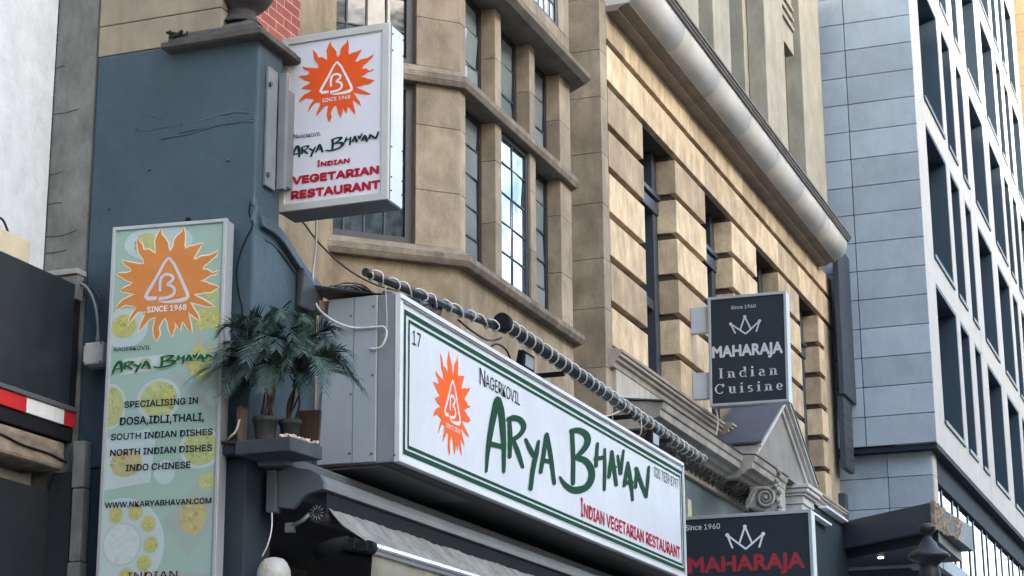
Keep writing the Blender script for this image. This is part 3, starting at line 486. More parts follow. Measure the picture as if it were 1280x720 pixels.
# ================================================================== CORNER BUILDING WITH STONE BAY (above the restaurant)
T = thing('bay_window_building', 'old stone building with canted mullioned bay above the restaurant sign', 'building', (-5.6, 12.5, 0))
MB().box(-9, -5.55, 9.5, 10.87, 5.42, 13).build('brick_wall', BRICK, T)
for z0_, z1_ in ((3.4, 4.95), (4.953, 5.18), (5.183, 5.417)): MB().box(-9, -5.545, 9.5, 10.87, z0_, z1_).build('stone_base', STONE, T, bevel=0.004)
B = MB()
X0 = -4.9
D = Vector((-1, -1, 0)) / math.sqrt(2); NC = Vector((1, -1, 0)) / math.sqrt(2); A0 = Vector((-4.9, 12.07, 0))
def cant(s, off, z): p = A0 + D * s + NC * off; return (p.x, p.y, z)
def cbox(mb, s0, s1, o0, o1, z0, z1):
    a = [cant(s0, o0, z0), cant(s1, o0, z0), cant(s1, o1, z0), cant(s0, o1, z0)]; b = [(x, y, z1) for x, y, _ in a]; return mb.hexa(a, b)
B.box(-9, -5.55, 10.873, 11.42, 3.4, 13)
body = [(-5.56, 11.415), (-4.9, 12.07), (-4.9, 14.455), (-5.3, 14.86), (-6.2, 14.86), (-6.2, 11.415)]
B.along_z(body, 3.4, 5.31)
B.along_z([(-6.2, 14.86), (-5.45, 14.7), (-5.45, 15.6), (-6.2, 15.6)], 3.4, 13)
# upper walling above hood
B.along_z(body, 7.62, 7.895)
B.build('wall', STONE, T, bevel=0.006)
# ashlar string courses
F = MB()
def course(z0, z1, pr, mb):
    """moulded band round the bay, sloping top, at projection pr"""
    q = 0.4142 * pr
    def plan(e):
        k = 0.4142 * e
        return [(-5.56 - 0.0 + 0.7071 * e * 0, 11.415 - 1.4142 * e * 0 - e * 1.0), (X0 + e, 12.07 - k), (X0 + e, 14.455 + k), (-5.0, 14.56 + e), (-6.0, 14.56), (-6.0, 11.40)]
    zc = z0 + (z1 - z0) * 0.55
    mb.prism([(x, y, z0) for x, y in plan(pr * 0.75)], [(x, y, z0 + (z1 - z0) * .25 - .001) for x, y in plan(pr)])
    mb.prism([(x, y, z0 + (z1 - z0) * .25) for x, y in plan(pr)], [(x, y, zc - .001) for x, y in plan(pr)])
    mb.prism([(x, y, zc) for x, y in plan(pr)], [(x, y, z1) for x, y in plan(0.006)])
course(5.30, 5.435, 0.085, F); course(6.60, 6.735, 0.06, F)
F.build('sill_course', STONE_TRIM, T, bevel=0.004)
H = MB(); course(7.50, 7.66, 0.16, H)
H.build('hood_mould', mat('dark_hood_stone', (0.22, 0.19, 0.15), (0.13, 0.115, 0.095), scale=5, rough=0.9, bump=0.35, grime=0.5), T, bevel=0.004)
# piers, mullions
P = MB()
for z0, z1 in ((5.436, 5.83), (5.832, 6.30), (6.302, 6.598), (6.737, 7.10), (7.102, 7.498), (7.897, 9.6)):
    P.along_z([cant(0.33, 0, 0)[:2], cant(0.0, 0, 0)[:2], (X0, 12.07), (X0, 12.17), (X0 - 0.26, 12.17), (X0 - 0.4, 11.98)], z0, z1)
    P.box(X0 - 0.26, X0, 14.195, 14.455, z0, z1)
    for a, b in ((12.763, 12.888), (13.503, 13.625)): P.box(X0 - 0.24, X0 - 0.004, a, b, z0, z1)
P.build('mullion', mat('mullion_stone', (0.38, 0.305, 0.215), (0.265, 0.22, 0.16), mottle=0.3, scale=3, rough=0.85, bump=0.25, bscale=45, streak=0.35, streak_col=(0.2, 0.16, 0.11), island=0.22), T, bevel=0.004)
P = MB(); P.box(-6.0, X0 - 0.5, 12.3, 14.3, 5.4, 9.6); P.build('interior_screen', BLACK_MATT, T)
def lead_window(y0, y1, z0, z1, gl, rows, xg=X0 - 0.125, cols=2, tilt=0.03):
    g = MB()
    for i in range(cols):
        for k in range(rows):
            ya, yb = y0 + (y1 - 0.03 - y0) * i / cols, y0 + (y1 - 0.03 - y0) * (i + 1) / cols + (0.03 if i == cols - 1 else 0); za, zb = z0 + (z1 - z0) * k / rows, z0 + (z1 - z0) * (k + 1) / rows
            t, s_ = random.gauss(0, tilt), random.gauss(0, tilt); c_ = ((ya + yb) / 2, (za + zb) / 2)
            g.add([(xg - 0.004 + t * (y - c_[0]) + s_ * (z - c_[1]), y, z) for y, z in ((ya, za), (yb, za), (yb, zb), (ya, zb))], [(0, 1, 2, 3)])
    g = g.build('window', gl, T)
    f = MB(); w = 0.022
    f.box(xg - 0.03, xg + 0.012, y1 - 0.05, y1 - 0.001, z0, z1); f.box(xg - 0.03, xg + 0.012, y0 + 0.001, y0 + w, z0, z1)
    f.box(xg - 0.03, xg + 0.011, y0 + w, y1 - 0.05, z0 + 0.001, z0 + w); f.box(xg - 0.03, xg + 0.011, y0 + w, y1 - 0.05, z1 - 0.045, z1 - 0.001)
    f.build('frame', FRAME_BLK, g)
    b = MB()
    for k in range(1, cols): y = y0 + (y1 - 0.03 - y0) * k / cols; b.box(xg, xg + 0.006, y - 0.005, y + 0.005, z0 + w, z1 - 0.045)
    for k in range(1, rows): z = z0 + (z1 - z0) * k / rows + random.uniform(-.01, .01); b.box(xg, xg + 0.005, y0 + w, y1 - 0.05, z - 0.005, z + 0.005)
    b.build('lead_bars', LEADBAR, g)
random.seed(5)
for j, (a, b) in enumerate(((12.172, 12.761), (12.89, 13.501), (13.627, 14.193))):
    lead_window(a, b, 5.44, 6.595, G_CLEAR if j == 1 else G_LEAD, 5, X0 - (0.035 if j == 1 else 0.125), 2, 0.012 if j == 1 else 0.03); lead_window(a, b, 6.74, 7.495, G_LEAD, 3)
    lead_window(a, b, 7.9, 9.5, mat('bright_leaded_pane', (0.62, 0.64, 0.66), (0.45, 0.36, 0.24), scale=6, rough=0.15, bump=0.05, spec=0.8), 9, X0 - 0.02 if j == 2 else X0 - 0.05, 4, 0.01)
def cant_window(z0, z1, rows):
    s0, s1 = 0.334, 1.0
    g = MB()
    for i in range(4):
        for k in range(rows):
            sa, sb = s0 + (s1 - s0) * i / 4, s0 + (s1 - s0) * (i + 1) / 4; za, zb = z0 + (z1 - z0) * k / rows, z0 + (z1 - z0) * (k + 1) / rows; t, q_ = random.gauss(0, .02), random.gauss(0, .02)
            g.add([cant(s, -0.074 + t * (s - (sa + sb) / 2) + q_ * (z - (za + zb) / 2), z) for s, z in ((sa, za), (sb, za), (sb, zb), (sa, zb))], [(0, 1, 2, 3)])
    g = g.build('window', G_DIRTY, T)
    f = MB(); cbox(f, s0, s0 + 0.055, -0.1, -0.045, z0, z1); cbox(f, s1 - 0.035, s1, -0.1, -0.045, z0, z1); cbox(f, s0 + 0.055, s1 - 0.035, -0.1, -0.046, z0 + .001, z0 + 0.05); cbox(f, s0 + .055, s1 - .035, -0.1, -0.046, z1 - 0.04, z1 - .001)
    f.build('frame', FRAME_BLK, g)
    b = MB()
    for k in range(1, 4): s = s0 + 0.05 + (s1 - s0 - 0.08) * k / 4; cbox(b, s - 0.006, s + 0.006, -0.07, -0.062, z0 + .05, z1 - .04)
    for k in range(1, rows): z = z0 + (z1 - z0) * k / rows; cbox(b, s0 + .055, s1 - .035, -0.07, -0.063, z - 0.006, z + 0.006)
    b.build('lead_bars', LEADBAR, g)
cant_window(5.44, 6.595, 4); cant_window(6.74, 7.495, 3); cant_window(7.9, 9.4, 4)
mb = MB()
for z0, z1 in ((5.436, 6.598), (6.737, 7.498), (7.897, 9.4)): cbox(mb, 1.0, 1.04, -0.2, 0.0, z0, z1)
mb.build('jamb', STONE, T)

# ---------------------------------------------------------------- shop front under the fascia
T = thing('shopfront', 'dark recessed restaurant shopfront below the long white sign', 'shopfront', (-5.2, 12.5, 0))
MB().box(-5.6, -5.35, 9.5, 15.9, 0.12, 3.5).build('back_wall', mat('dark_brown_interior', (0.075, 0.062, 0.052), (0.05, 0.042, 0.036), rough=0.7), T)
MB().box(-5.35, -4.90, 9.52, 15.9, 3.47, 3.575).build('header_beam', mat('dark_grey_header', (0.055, 0.06, 0.065), (0.045, 0.05, 0.055), rough=0.5), T, bevel=0.006)
MB().box(-5.34, -5.28, 9.52, 10.6, 3.03, 3.09).build('rail', mat('tan_rail', (0.13, 0.10, 0.065), rough=0.6), T)
MB().box(-5.34, -5.1, 9.6, 15.8, 2.5, 2.62).build('transom_bar', BLACK_MATT, T)
MB().box(-4.93, -4.76, 9.27, 15.9, 3.475, 3.53).build('moulding', mat('grey_painted_moulding', (0.10, 0.12, 0.13), (0.08, 0.095, 0.105), rough=0.5), T, bevel=0.008)

# ================================================================== LONG ILLUMINATED FASCIA SIGN
FW, FH = 5.89, 0.972
T = thing('fascia_sign', 'long white fascia sign with green handwriting inside double green border', 'sign', (-4.425, 10.0, 3.59), 90)
MB().box(0.004, FW, 0.03, 0.52, 0.0, FH).build('case', BOX_GREY, T, True, bevel=0.004)
mb = MB(); mb.box(0.0, 0.0035, 0.135, 0.145, 0.01, FH - .01)
mb.build('seam', mat('dark_panel_seam', (0.14, 0.155, 0.165), rough=0.6), T, True)
mb = MB(); mb.prism([(0.0, 0.14, 0.004), (0.0, 0.50, 0.008), (0.0, 0.445, FH - .004), (0.0, 0.14, FH - .004)], [(-0.02, 0.14, 0.004), (-0.02, 0.50, 0.008), (-0.02, 0.445, FH - .004), (-0.02, 0.14, FH - .004)])
ep = mb.build('end_cover', mat('pale_grey_cover_sheet', (0.33, 0.37, 0.395), (0.29, 0.33, 0.355), scale=3, rough=0.45, bump=0.04, bscale=10, streak=0.15), T, True, bevel=0.003)
mb = MB(); mb.box(-0.0215, -0.0195, 0.278, 0.282, 0.01, FH - .01); mb.build('seam', mat('dark_panel_seam', (0.14, 0.155, 0.165)), ep, True)
mb = MB()
for y, z in ((0.16, 0.90), (0.16, 0.05), (0.30, 0.86), (0.295, 0.06), (0.02, 0.03), (0.295, 0.40), (0.16, 0.5)): mb.lathe([(0.007, 0)], (0, 0, 0)) if False else mb.box(-0.026, -0.018, y - .005, y + .005, z - .005, z + .005)
mb.build('rivet', mat('dark_rivet', (0.1, 0.1, 0.1), rough=0.5), ep, True)
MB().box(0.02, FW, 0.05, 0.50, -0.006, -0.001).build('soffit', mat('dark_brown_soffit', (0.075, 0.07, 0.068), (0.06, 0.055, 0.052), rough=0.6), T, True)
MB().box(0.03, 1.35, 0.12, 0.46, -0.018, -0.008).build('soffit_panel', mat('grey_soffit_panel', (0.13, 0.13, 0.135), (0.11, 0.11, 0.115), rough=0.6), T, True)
fr = MB()
fr.hexa([(0, 0.03, 0.93), (FW, 0.03, 0.93), (FW, 0.03, FH), (0, 0.03, FH)], [(0.04, 0, 0.93), (FW - .03, 0, 0.93), (FW, 0, FH), (0, 0, FH)])
fr.hexa([(0, 0.03, 0), (FW, 0.03, 0), (FW, 0.03, 0.04), (0, 0.03, 0.04)], [(0, 0, 0), (FW, 0, 0), (FW - .03, 0, 0.04), (0.04, 0, 0.04)])
fr.hexa([(0, 0.03, 0), (0.04, 0.03, 0.04), (0.04, 0.03, 0.93), (0, 0.03, FH)], [(0, 0, 0), (0.04, 0, 0.04), (0.04, 0, 0.93), (0, 0, FH)])
fr.hexa([(FW - .03, 0.03, 0.04), (FW, 0.03, 0), (FW, 0.03, FH), (FW - .03, 0.03, 0.93)], [(FW - .03, 0, 0.04), (FW, 0, 0), (FW, 0, FH), (FW - .03, 0, 0.93)])
fr.build('frame', ALU_WHITE, T, True, bevel=0.003)
MB().box(0.0, FW, -0.006, 0.0, 0.938, 0.943).build('frame_groove', mat('dark_panel_seam', (0.14, 0.155, 0.165)), T, True)
MB().box(0.03, FW - .02, 0.01, 0.028, 0.03, 0.94).build('panel', PANEL_FASCIA, T, True)
mb = MB(); d = -0.0075
def rect_line(u0, u1, v0, v1, tu, tv):
    mb.add([(u, -d, v) for u, v in ((u0, v0), (u1, v0), (u1, v0 + tv), (u0, v0 + tv))], [(0, 1, 2, 3)]); mb.add([(u, -d, v) for u, v in ((u0, v1 - tv), (u1, v1 - tv), (u1, v1), (u0, v1))], [(0, 1, 2, 3)])
    mb.add([(u, -d, v) for u, v in ((u0, v0 + tv), (u0 + tu, v0 + tv), (u0 + tu, v1 - tv), (u0, v1 - tv))], [(0, 1, 2, 3)]); mb.add([(u, -d, v) for u, v in ((u1 - tu, v0 + tv), (u1, v0 + tv), (u1, v1 - tv), (u1 - tu, v1 - tv))], [(0, 1, 2, 3)])
rect_line(0.070, 5.845, 0.054, 0.894, 0.028, 0.029); rect_line(0.132, 5.79, 0.096, 0.848, 0.02, 0.019)
mb.build('border_lines', GREEN_INK, T, True)
sun_logo(T, LOGO_BOX['fascia'], (ORANGE_INK, WHITE_INK), d=-0.0075)
mb = MB(); handwriting(mb, HAND_BOX['fascia'], -0.0065, 0.005); mb.build('handwritten_name', GREEN_INK, T, True)
def line(body, bx, d, bold, ink, name='lettering', grot=True): write(mb_ := MB(), body, bx, d, bold, grot); return mb_.build(name, ink, T, True)
for t, *bx in TEXTS['fascia']:
    if t == '17': bx = [0.19, 0.31, 0.715, 0.80]
    if t.startswith('020'): bx[1] = 5.72
    if t.startswith('NDIAN'): bx[1] = 5.72
    red = t == 'I' or t.startswith('NDIAN')
    line(t, bx, -0.0065, (0.04 if t == 'I' else 0.032) if red else 0.0, RED_INK if red else BLACK_INK)
ml = MB(); b0 = LOGO_BOX['fascia']; write(ml, 'SINCE 1968', (b0[0] + .33 * (b0[1] - b0[0]), b0[0] + .7 * (b0[1] - b0[0]), b0[2] + .255 * (b0[3] - b0[2]), b0[2] + .30 * (b0[3] - b0[2])), -0.006, 0.01); ml.build('year_lettering', WHITE_INK, T, True)

# ================================================================== HANGING BOX SIGN
T = thing('hanging_sign', 'white lightbox sign projecting from painted wall with orange sun emblem', 'sign', (-5.02, 9.6, 4.993))
W, Hh = 0.686, 1.06
MB().box(0.003, W - .003, 0.03, 0.215, 0.003, Hh - .003).build('case', ALU_WHITE, T, True, bevel=0.004)
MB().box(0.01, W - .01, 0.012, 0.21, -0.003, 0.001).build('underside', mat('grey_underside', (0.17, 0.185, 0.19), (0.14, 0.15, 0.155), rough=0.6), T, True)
frame(T, W, Hh, 0.044, 0.03, mat('warm_grey_frame', (0.47, 0.475, 0.44), (0.42, 0.425, 0.395), scale=5, rough=0.5, bump=0.04), -0.03)
MB().box(0.04, W - .04, 0.012, 0.028, 0.04, Hh - .04).build('panel', PANEL_WHITE, T, True)
MB().box(W - 0.0005, W + 0.0025, 0.024, 0.032, 0.005, Hh - .005).build('edge_gap', mat('dark_panel_seam', (0.14, 0.155, 0.165)), T, True)
mb = MB()
for z in (0.06, 0.14, 0.32, 0.9, 1.0): mb.box(W - .001, W + .004, 0.045, 0.052, z, z + .007); mb.box(W - .001, W + .004, 0.195, 0.202, z + .02, z + .027)
mb.build('rivet', BLACK_MATT, T, True)
sun_logo(T, LOGO_BOX['proj'], (mat('bright_orange_vinyl', (0.74, 0.10, 0.02), (0.68, 0.09, 0.018), scale=8, rough=0.8, bump=0, spec=0.12), WHITE_INK), d=-0.0095)
mb = MB(); handwriting(mb, HAND_BOX['proj'], -0.009, 0.0018); mb.build('handwritten_name', mat('blackish_green_vinyl', (0.012, 0.045, 0.03), rough=0.8, bump=0, spec=0.12), T, True)
for t, *bx in TEXTS['proj']:
    if t in ('N', 'AGERKOVIL'): line(t, bx, -0.009, 0.01, BLACK_INK)
    elif t == 'SINCE 1968': line(t, bx, -0.008, 0.015, WHITE_INK)
    else: line(t, bx, -0.009, 0.085, RED_INK)
T = thing('sign_bracket', 'pale steel channel bracket fixing the hanging sign to painted wall', 'bracket', (-4.95, 9.38, 5.4))
MB().box(-4.948, -4.93, 9.285, 9.40, 5.05, 5.755).build('back_plate', mat('galvanised_bracket', (0.19, 0.215, 0.235), (0.15, 0.17, 0.19), rough=0.5, grime=0.3), T, bevel=0.003)
MB().box(-4.928, -4.88, 9.405, 9.44, 5.06, 5.75).build('channel', mat('galvanised_bracket', (0.34, 0.37, 0.39)), T, bevel=0.003)
MB().box(-5.0, -4.93, 9.445, 9.64, 5.12, 5.70).build('arm', mat('grey_underside', (0.17, 0.185, 0.19)), T)
mb = MB()
for z in (5.65, 5.115): mb.along_x([(9.30 + 0.014 * cos(k * pi / 3), z + 0.014 * sin(k * pi / 3)) for k in range(6)], -4.93, -4.915)
mb.build('bolt', mat('dark_rivet', (0.1, 0.1, 0.1)), T)

# ================================================================== TALL MENU SIGN
T = thing('menu_sign', 'tall narrow sign with food photos and orange sun on painted wall', 'sign', (-5.698, 8.972, 2.55), 6.8)
W, Hh = 0.668, 2.254
MB().box(0.003, W - .003, 0.03, 0.115, 0.003, Hh - .003).build('case', ALU, T, True, bevel=0.004)
frame(T, W, Hh, 0.021, 0.03, ALU, -0.03)
MB().box(0.019, W - .019, 0.010, 0.028, 0.019, Hh - .019).build('panel', mat('pale_sage_print', (0.255, 0.375, 0.295), (0.27, 0.385, 0.35), scale=1.6, rough=0.4, bump=0, spec=0.3), T, True)
def disc(mb, u, v, ru, rv, d, n=28, a0=0): mb.sheet([(u + ru * cos(2 * pi * k / n + a0), v + rv * sin(2 * pi * k / n + a0)) for k in range(n)], d)
def clip_u(pts): return [(min(max(u, 0.0225), W - 0.0225), v) for u, v in pts]
def cdisc(mb, u, v, ru, rv, d, n=28): mb.sheet(clip_u([(u + ru * cos(2 * pi * k / n), v + rv * sin(2 * pi * k / n)) for k in range(n)]), d)
PLATE = mat('pale_printed_plate', (0.40, 0.485, 0.485), (0.36, 0.45, 0.455), scale=5, rough=0.4, bump=0)
PLATE2 = mat('grey_green_printed_rim', (0.33, 0.405, 0.385), (0.37, 0.44, 0.42), scale=9, rough=0.4, bump=0)
SLATE = mat('printed_slate_dish', (0.255, 0.325, 0.295), (0.285, 0.35, 0.315), scale=7, rough=0.4, bump=0)
FOOD_Y = mat('printed_yellow_food', (0.46, 0.42, 0.11), (0.33, 0.38, 0.16), scale=26, rough=0.4, bump=0, island=0.3)
FOOD_O = mat('printed_mixed_food', (0.46, 0.33, 0.12), (0.31, 0.37, 0.22), scale=45, rough=0.4, bump=0, island=0.3)
FOOD_G = mat('printed_green_food', (0.30, 0.39, 0.17), (0.42, 0.42, 0.19), scale=32, rough=0.4, bump=0, island=0.3)
DISH_N = [0]
def dish(kind, u, v, ru, rv, m, layer):
    DISH_N[0] += 1; d = -0.0098 + 0.0003 * layer + 0.000008 * DISH_N[0]
    pts = u if v is None else [(u + ru * cos(2 * pi * k / 32), v + rv * sin(2 * pi * k / 32)) for k in range(32)]
    pts = [(min(max(p, 0.0225), W - 0.0225), min(max(q, 0.022), Hh - 0.022)) for p, q in pts]
    mb = MB().sheet(pts, d)
    if kind == 'printed_food':
        rr = random.Random(DISH_N[0]); us = [p for p, _ in pts]; vv = [q for _, q in pts]; cu, cv = sum(us) / len(us), sum(vv) / len(vv); hu, hv = (max(us) - min(us)) / 2, (max(vv) - min(vv)) / 2
        for i in range(46):
            a_ = rr.uniform(0, 6.283); q_ = rr.random() ** 0.5 * 0.93; s_ = rr.uniform(0.06, 0.2)
            uu = min(max(cu + hu * q_ * cos(a_), 0.03), W - 0.03); wv = cv + hv * q_ * sin(a_); t_ = rr.uniform(0, 3)
            mb.sheet([(min(max(uu + hu * s_ * cos(t_ + k * pi / 3) * rr.uniform(.5, 1.1), 0.0225), W - 0.0225), wv + hv * s_ * sin(t_ + k * pi / 3) * rr.uniform(.5, 1.1)) for k in range(6)], d + 0.00025 + i * 0.000004)
    mb.build(kind, m, T, True)
for u, v, ru, rv in ((0.27, 2.15, 0.20, 0.10), (0.10, 1.68, 0.13, 0.11), (0.31, 1.275, 0.125, 0.115), (0.03, 1.25, 0.095, 0.125), (0.56, 1.0, 0.12, 0.11), (0.36, 0.88, 0.06, 0.065), (0.13, 0.50, 0.245, 0.255), (0.60, 1.45, 0.04, 0.04)): dish('printed_plate', u, v, ru, rv, PLATE, 0)
dish('printed_plate', [(0.08, 1.42), (0.33, 1.44), (0.33, 1.52), (0.10, 1.51)], None, 0, 0, PLATE, 0); dish('printed_plate', [(0.0, 0.80), (0.28, 0.83), (0.30, 1.06), (0.26, 1.12), (0.0, 1.08)], None, 0, 0, PLATE, 0)
for q in ([(0.42, 1.47), (0.53, 1.62), (0.66, 1.50), (0.66, 1.36), (0.55, 1.32)], [(0.36, 1.42), (0.40, 1.43), (0.66, 1.20), (0.66, 1.14), (0.62, 1.15)], [(0.36, 0.62), (0.53, 0.80), (0.65, 0.92), (0.65, 0.60), (0.51, 0.43)], [(0.42, 0.22), (0.64, 0.20), (0.64, 0.34), (0.42, 0.36)]): dish('printed_dish', q, None, 0, 0, SLATE, 1)
for u, v, ru, rv, m_ in ((0.20, 2.14, 0.07, 0.07, FOOD_G), (0.09, 1.69, 0.075, 0.065, FOOD_Y), (0.585, 1.84, 0.05, 0.06, FOOD_G), (0.55, 1.70, 0.06, 0.06, FOOD_Y), (0.63, 1.70, 0.05, 0.07, FOOD_Y), (0.31, 1.275, 0.105, 0.097, FOOD_G), (0.35, 1.30, 0.045, 0.05, FOOD_Y), (0.03, 1.25, 0.082, 0.11, FOOD_G), (0.56, 1.0, 0.10, 0.092, FOOD_G), (0.14, 0.94, 0.09, 0.075, FOOD_O), (0.53, 0.64, 0.075, 0.095, FOOD_O), (0.60, 0.82, 0.05, 0.045, FOOD_G), (0.135, 1.475, 0.035, 0.025, FOOD_O), (0.225, 1.475, 0.035, 0.03, FOOD_O)): dish('printed_food', u, v, ru, rv, m_, 2)
dish('printed_food', [(0.44, 1.48), (0.525, 1.575), (0.60, 1.49), (0.62, 1.42), (0.54, 1.36)], None, 0, 0, FOOD_Y, 2)
for u, v in ((0.095, 0.665), (0.205, 0.675), (0.28, 0.61), (0.30, 0.50), (0.265, 0.405), (0.17, 0.34)):
    dish('printed_bowl', u, v, 0.046, 0.049, PLATE2, 1); dish('printed_food', u, v, 0.038, 0.041, FOOD_Y, 2)
dish('printed_bowl', 0.135, 0.51, 0.112, 0.117, PLATE2, 1); dish('printed_food', 0.135, 0.51, 0.10, 0.105, mat('printed_white_rice', (0.47, 0.53, 0.52), (0.41, 0.48, 0.485), scale=30, rough=0.35, bump=0, island=0.1), 2)
dish('printed_bowl', 0.62, 1.27, 0.045, 0.045, PLATE2, 1); dish('printed_bowl', 0.62, 1.27, 0.03, 0.03, PLATE, 2)
sun_logo(T, LOGO_BOX['tall'], (ORANGE_FADED, mat('lilac_white_vinyl', (0.58, 0.57, 0.62), rough=0.8, bump=0, spec=0.12)), d=-0.0074, halo=True)
mb = MB(); handwriting(mb, HAND_BOX['tall'], -0.0100 + 0.0024, 0.007); mb.build('name_halo', mat('pale_blue_halo', (0.44, 0.55, 0.55), rough=0.4), T, True)
mb = MB(); handwriting(mb, HAND_BOX['tall'], -0.0040, 0.0022); mb.build('handwritten_name', mat('menu_green_vinyl', (0.015, 0.10, 0.035), rough=0.8, bump=0, spec=0.12), T, True)
for t, *bx in TEXTS['tall']:
    if t == 'SINCE 1968': line(t, bx, -0.0058, 0.02, WHITE_INK)
    elif t == 'INDIAN': line(t, bx, -0.0066, 0.012, mat('maroon_vinyl', (0.10, 0.012, 0.02), rough=0.8, bump=0, spec=0.12))
    else: line(t, bx, -0.0066, 0.01 if t == 'NAGERKOVIL' else 0.035, NAVY_INK)
o = MB().lathe([(0.002, -0.016), (0.014, -0.01), (0.014, 0.01), (0.002, 0.016)], (-5.355, 9.19, 4.87), 12).build('wall_stud', BLACK_MATT, None); tag(o, 'black round stud in blue wall just above the menu sign', 'stud')
MB().box(W - .0005, W + .002, 0.05, 0.06, 1.98, 2.0).build('sticker', mat('lime_sticker', (0.5, 0.6, 0.3), rough=0.5), T, True)
# ================================================================== LEDGE WITH POTTED PALMS
T = thing('planter_ledge', 'slate grey ledge carrying the potted palms beside long sign', 'ledge', (-4.85, 9.35, 3.5))
MB().along_z([(-4.948, 9.06), (-4.625, 9.06), (-4.59, 9.37), (-4.948, 9.37)], 3.500, 3.575).build('tray', mat('slate_ledge_paint', (0.045, 0.056, 0.064), (0.03, 0.038, 0.045), scale=6, rough=0.6, bump=0.2), T, bevel=0.006)
MB().box(-5.06, -4.952, 9.10, 9.195, 3.515, 3.56).build('bracket_block', NAVY, T, bevel=0.005)
random.seed(11); mb = MB()
for k in range(150):
    t = random.random(); x = -4.66 + t * 0.05 + random.uniform(-0.06, 0.01); y = 9.085 + t * 0.24; s = random.uniform(0.006, 0.013)
    mb.lathe([(s * 0.4, -s * .7), (s, -s * .2), (s * 0.9, s * .3), (s * 0.3, s * .7)], (x, y, 3.582 + random.uniform(0, 0.012)), 6)
o = mb.build('gravel', PEBBLE, None, kind='stuff'); tag(o, 'loose white and tan pebbles heaped along the planter ledge', 'gravel')
mb = MB()
for k in range(60):
    x = random.uniform(-5.05, -4.93); y = random.uniform(9.06, 9.13); s = random.uniform(0.004, 0.01)
    mb.lathe([(s * .4, -s * .7), (s, 0), (s * .3, s * .7)], (x, y, 3.57 + random.uniform(0, 0.012)), 5)
o = mb.build('debris', STEM, None, kind='stuff'); tag(o, 'brown leaf litter gathered on planter ledge around the pale plank', 'debris')
mb = MB(); mb.hexa([(-4.975, 9.13, 3.577), (-4.955, 9.13, 3.577), (-4.955, 9.34, 3.577), (-4.975, 9.34, 3.577)], [(-4.985, 9.13, 3.77), (-4.955, 9.13, 3.78), (-4.955, 9.34, 3.76), (-4.985, 9.34, 3.75)])
o = mb.build('plank', WOOD_PALE, None, bevel=0.004); tag(o, 'pale weathered plank on edge beside the larger plant pot', 'plank')
mb = MB(); mb.hexa([(-4.72, 9.335, 3.577), (-4.60, 9.335, 3.577), (-4.60, 9.355, 3.577), (-4.72, 9.355, 3.577)], [(-4.73, 9.345, 3.775), (-4.595, 9.345, 3.77), (-4.595, 9.365, 3.77), (-4.73, 9.365, 3.775)])
o = mb.build('board', WOOD, None, bevel=0.004); tag(o, 'dark brown board standing behind the smaller plant pot', 'board')
def frond(mb, base, az, length, rise, droop, seed, ll=0.1):
    rnd = random.Random(seed)
    pts = []
    for i in range(13):
        t = i / 12; h = length * (t * 0.95); z = rise * math.sin(min(t * 1.25, 1.25) * pi / 2.2) - droop * t ** 2.4
        pts.append(Vector((base[0] + cos(az) * h, base[1] + sin(az) * h, base[2] + z)))
    pts = spline(pts, 2)
    n = len(pts)
    mb.tube(pts, [0.0045 * (1 - 0.75 * i / n) for i in range(n)], 5)
    roll = rnd.uniform(-0.5, 0.5); m_ = 26
    for i in range(m_):
        t = i / (m_ - 1); q = 0.16 + 0.84 * t; f = q * (n - 1); k = min(int(f), n - 2); p = pts[k].lerp(pts[k + 1], f - k)
        d = (pts[min(k + 2, n - 1)] - pts[k]).normalized(); side = d.cross(Vector((0, 0, 1)))
        if side.length < 0.05: side = Vector((-sin(az), cos(az), 0))
        side.normalize(); up = side.cross(d); side = side * cos(roll) + up * sin(roll); up = side.cross(d)
        L = ll * (0.30 + 0.78 * math.sin(pi * (0.10 + 0.80 * t))) * rnd.uniform(0.9, 1.08)
        for sg in (-1, 1):
            if rnd.random() < 0.04: continue
            v = (side * sg * 0.78 + d * (0.62 + 0.5 * t) + up * rnd.uniform(-0.12, 0.10)).normalized()
            w = d * 0.0058; tip = p + v * L + Vector((0, 0, -L * L * rnd.uniform(0.3, 1.1))); mid = p + v * L * 0.45
            mb.add([p - w * .5, mid - w, tip, mid + w, p + w * .5], [(0, 1, 3, 4), (1, 2, 3)])
def palm(x, y, z, r, h, seed, label, fr, lean):
    T = thing('potted_palm', label, 'plant', (x, y, z), group='potted palms on the ledge')
    p = MB().lathe([(r * 0.74, 0), (r * 0.80, h * 0.1), (r * 0.96, h * 0.78), (r * 1.06, h * 0.79), (r * 1.08, h), (r * 0.98, h), (r * 0.95, h * 0.9)], (x, y, z), 24)
    p.build('pot', POT, T)
    rnd = random.Random(seed); s = MB(); top = Vector((x, y, z + h)) + Vector(lean)
    for k in range(7):
        b = Vector((x + rnd.uniform(-.03, .03), y + rnd.uniform(-.03, .03), z + h * .85)); e = top + Vector((rnd.uniform(-.04, .04), rnd.uniform(-.04, .04), rnd.uniform(-.06, .03)))
        mid = (b + e) / 2 + Vector((rnd.uniform(-.025, .025), rnd.uniform(-.025, .025), 0))
        s.tube(spline([b, mid, e], 5), [0.0075 - 0.0004 * i for i in range(11)], 6)
    s.build('stem', STEM, T)
    for k, (az, ln, ri, dr) in enumerate(fr):
        f = MB(); frond(f, top + Vector((rnd.uniform(-.03, .03), rnd.uniform(-.03, .03), rnd.uniform(-.07, .02))), R(az), ln, ri, dr, seed * 50 + k, rnd.uniform(0.10, 0.135))
        f.build('frond', LEAF, T)
rnd = random.Random(21)
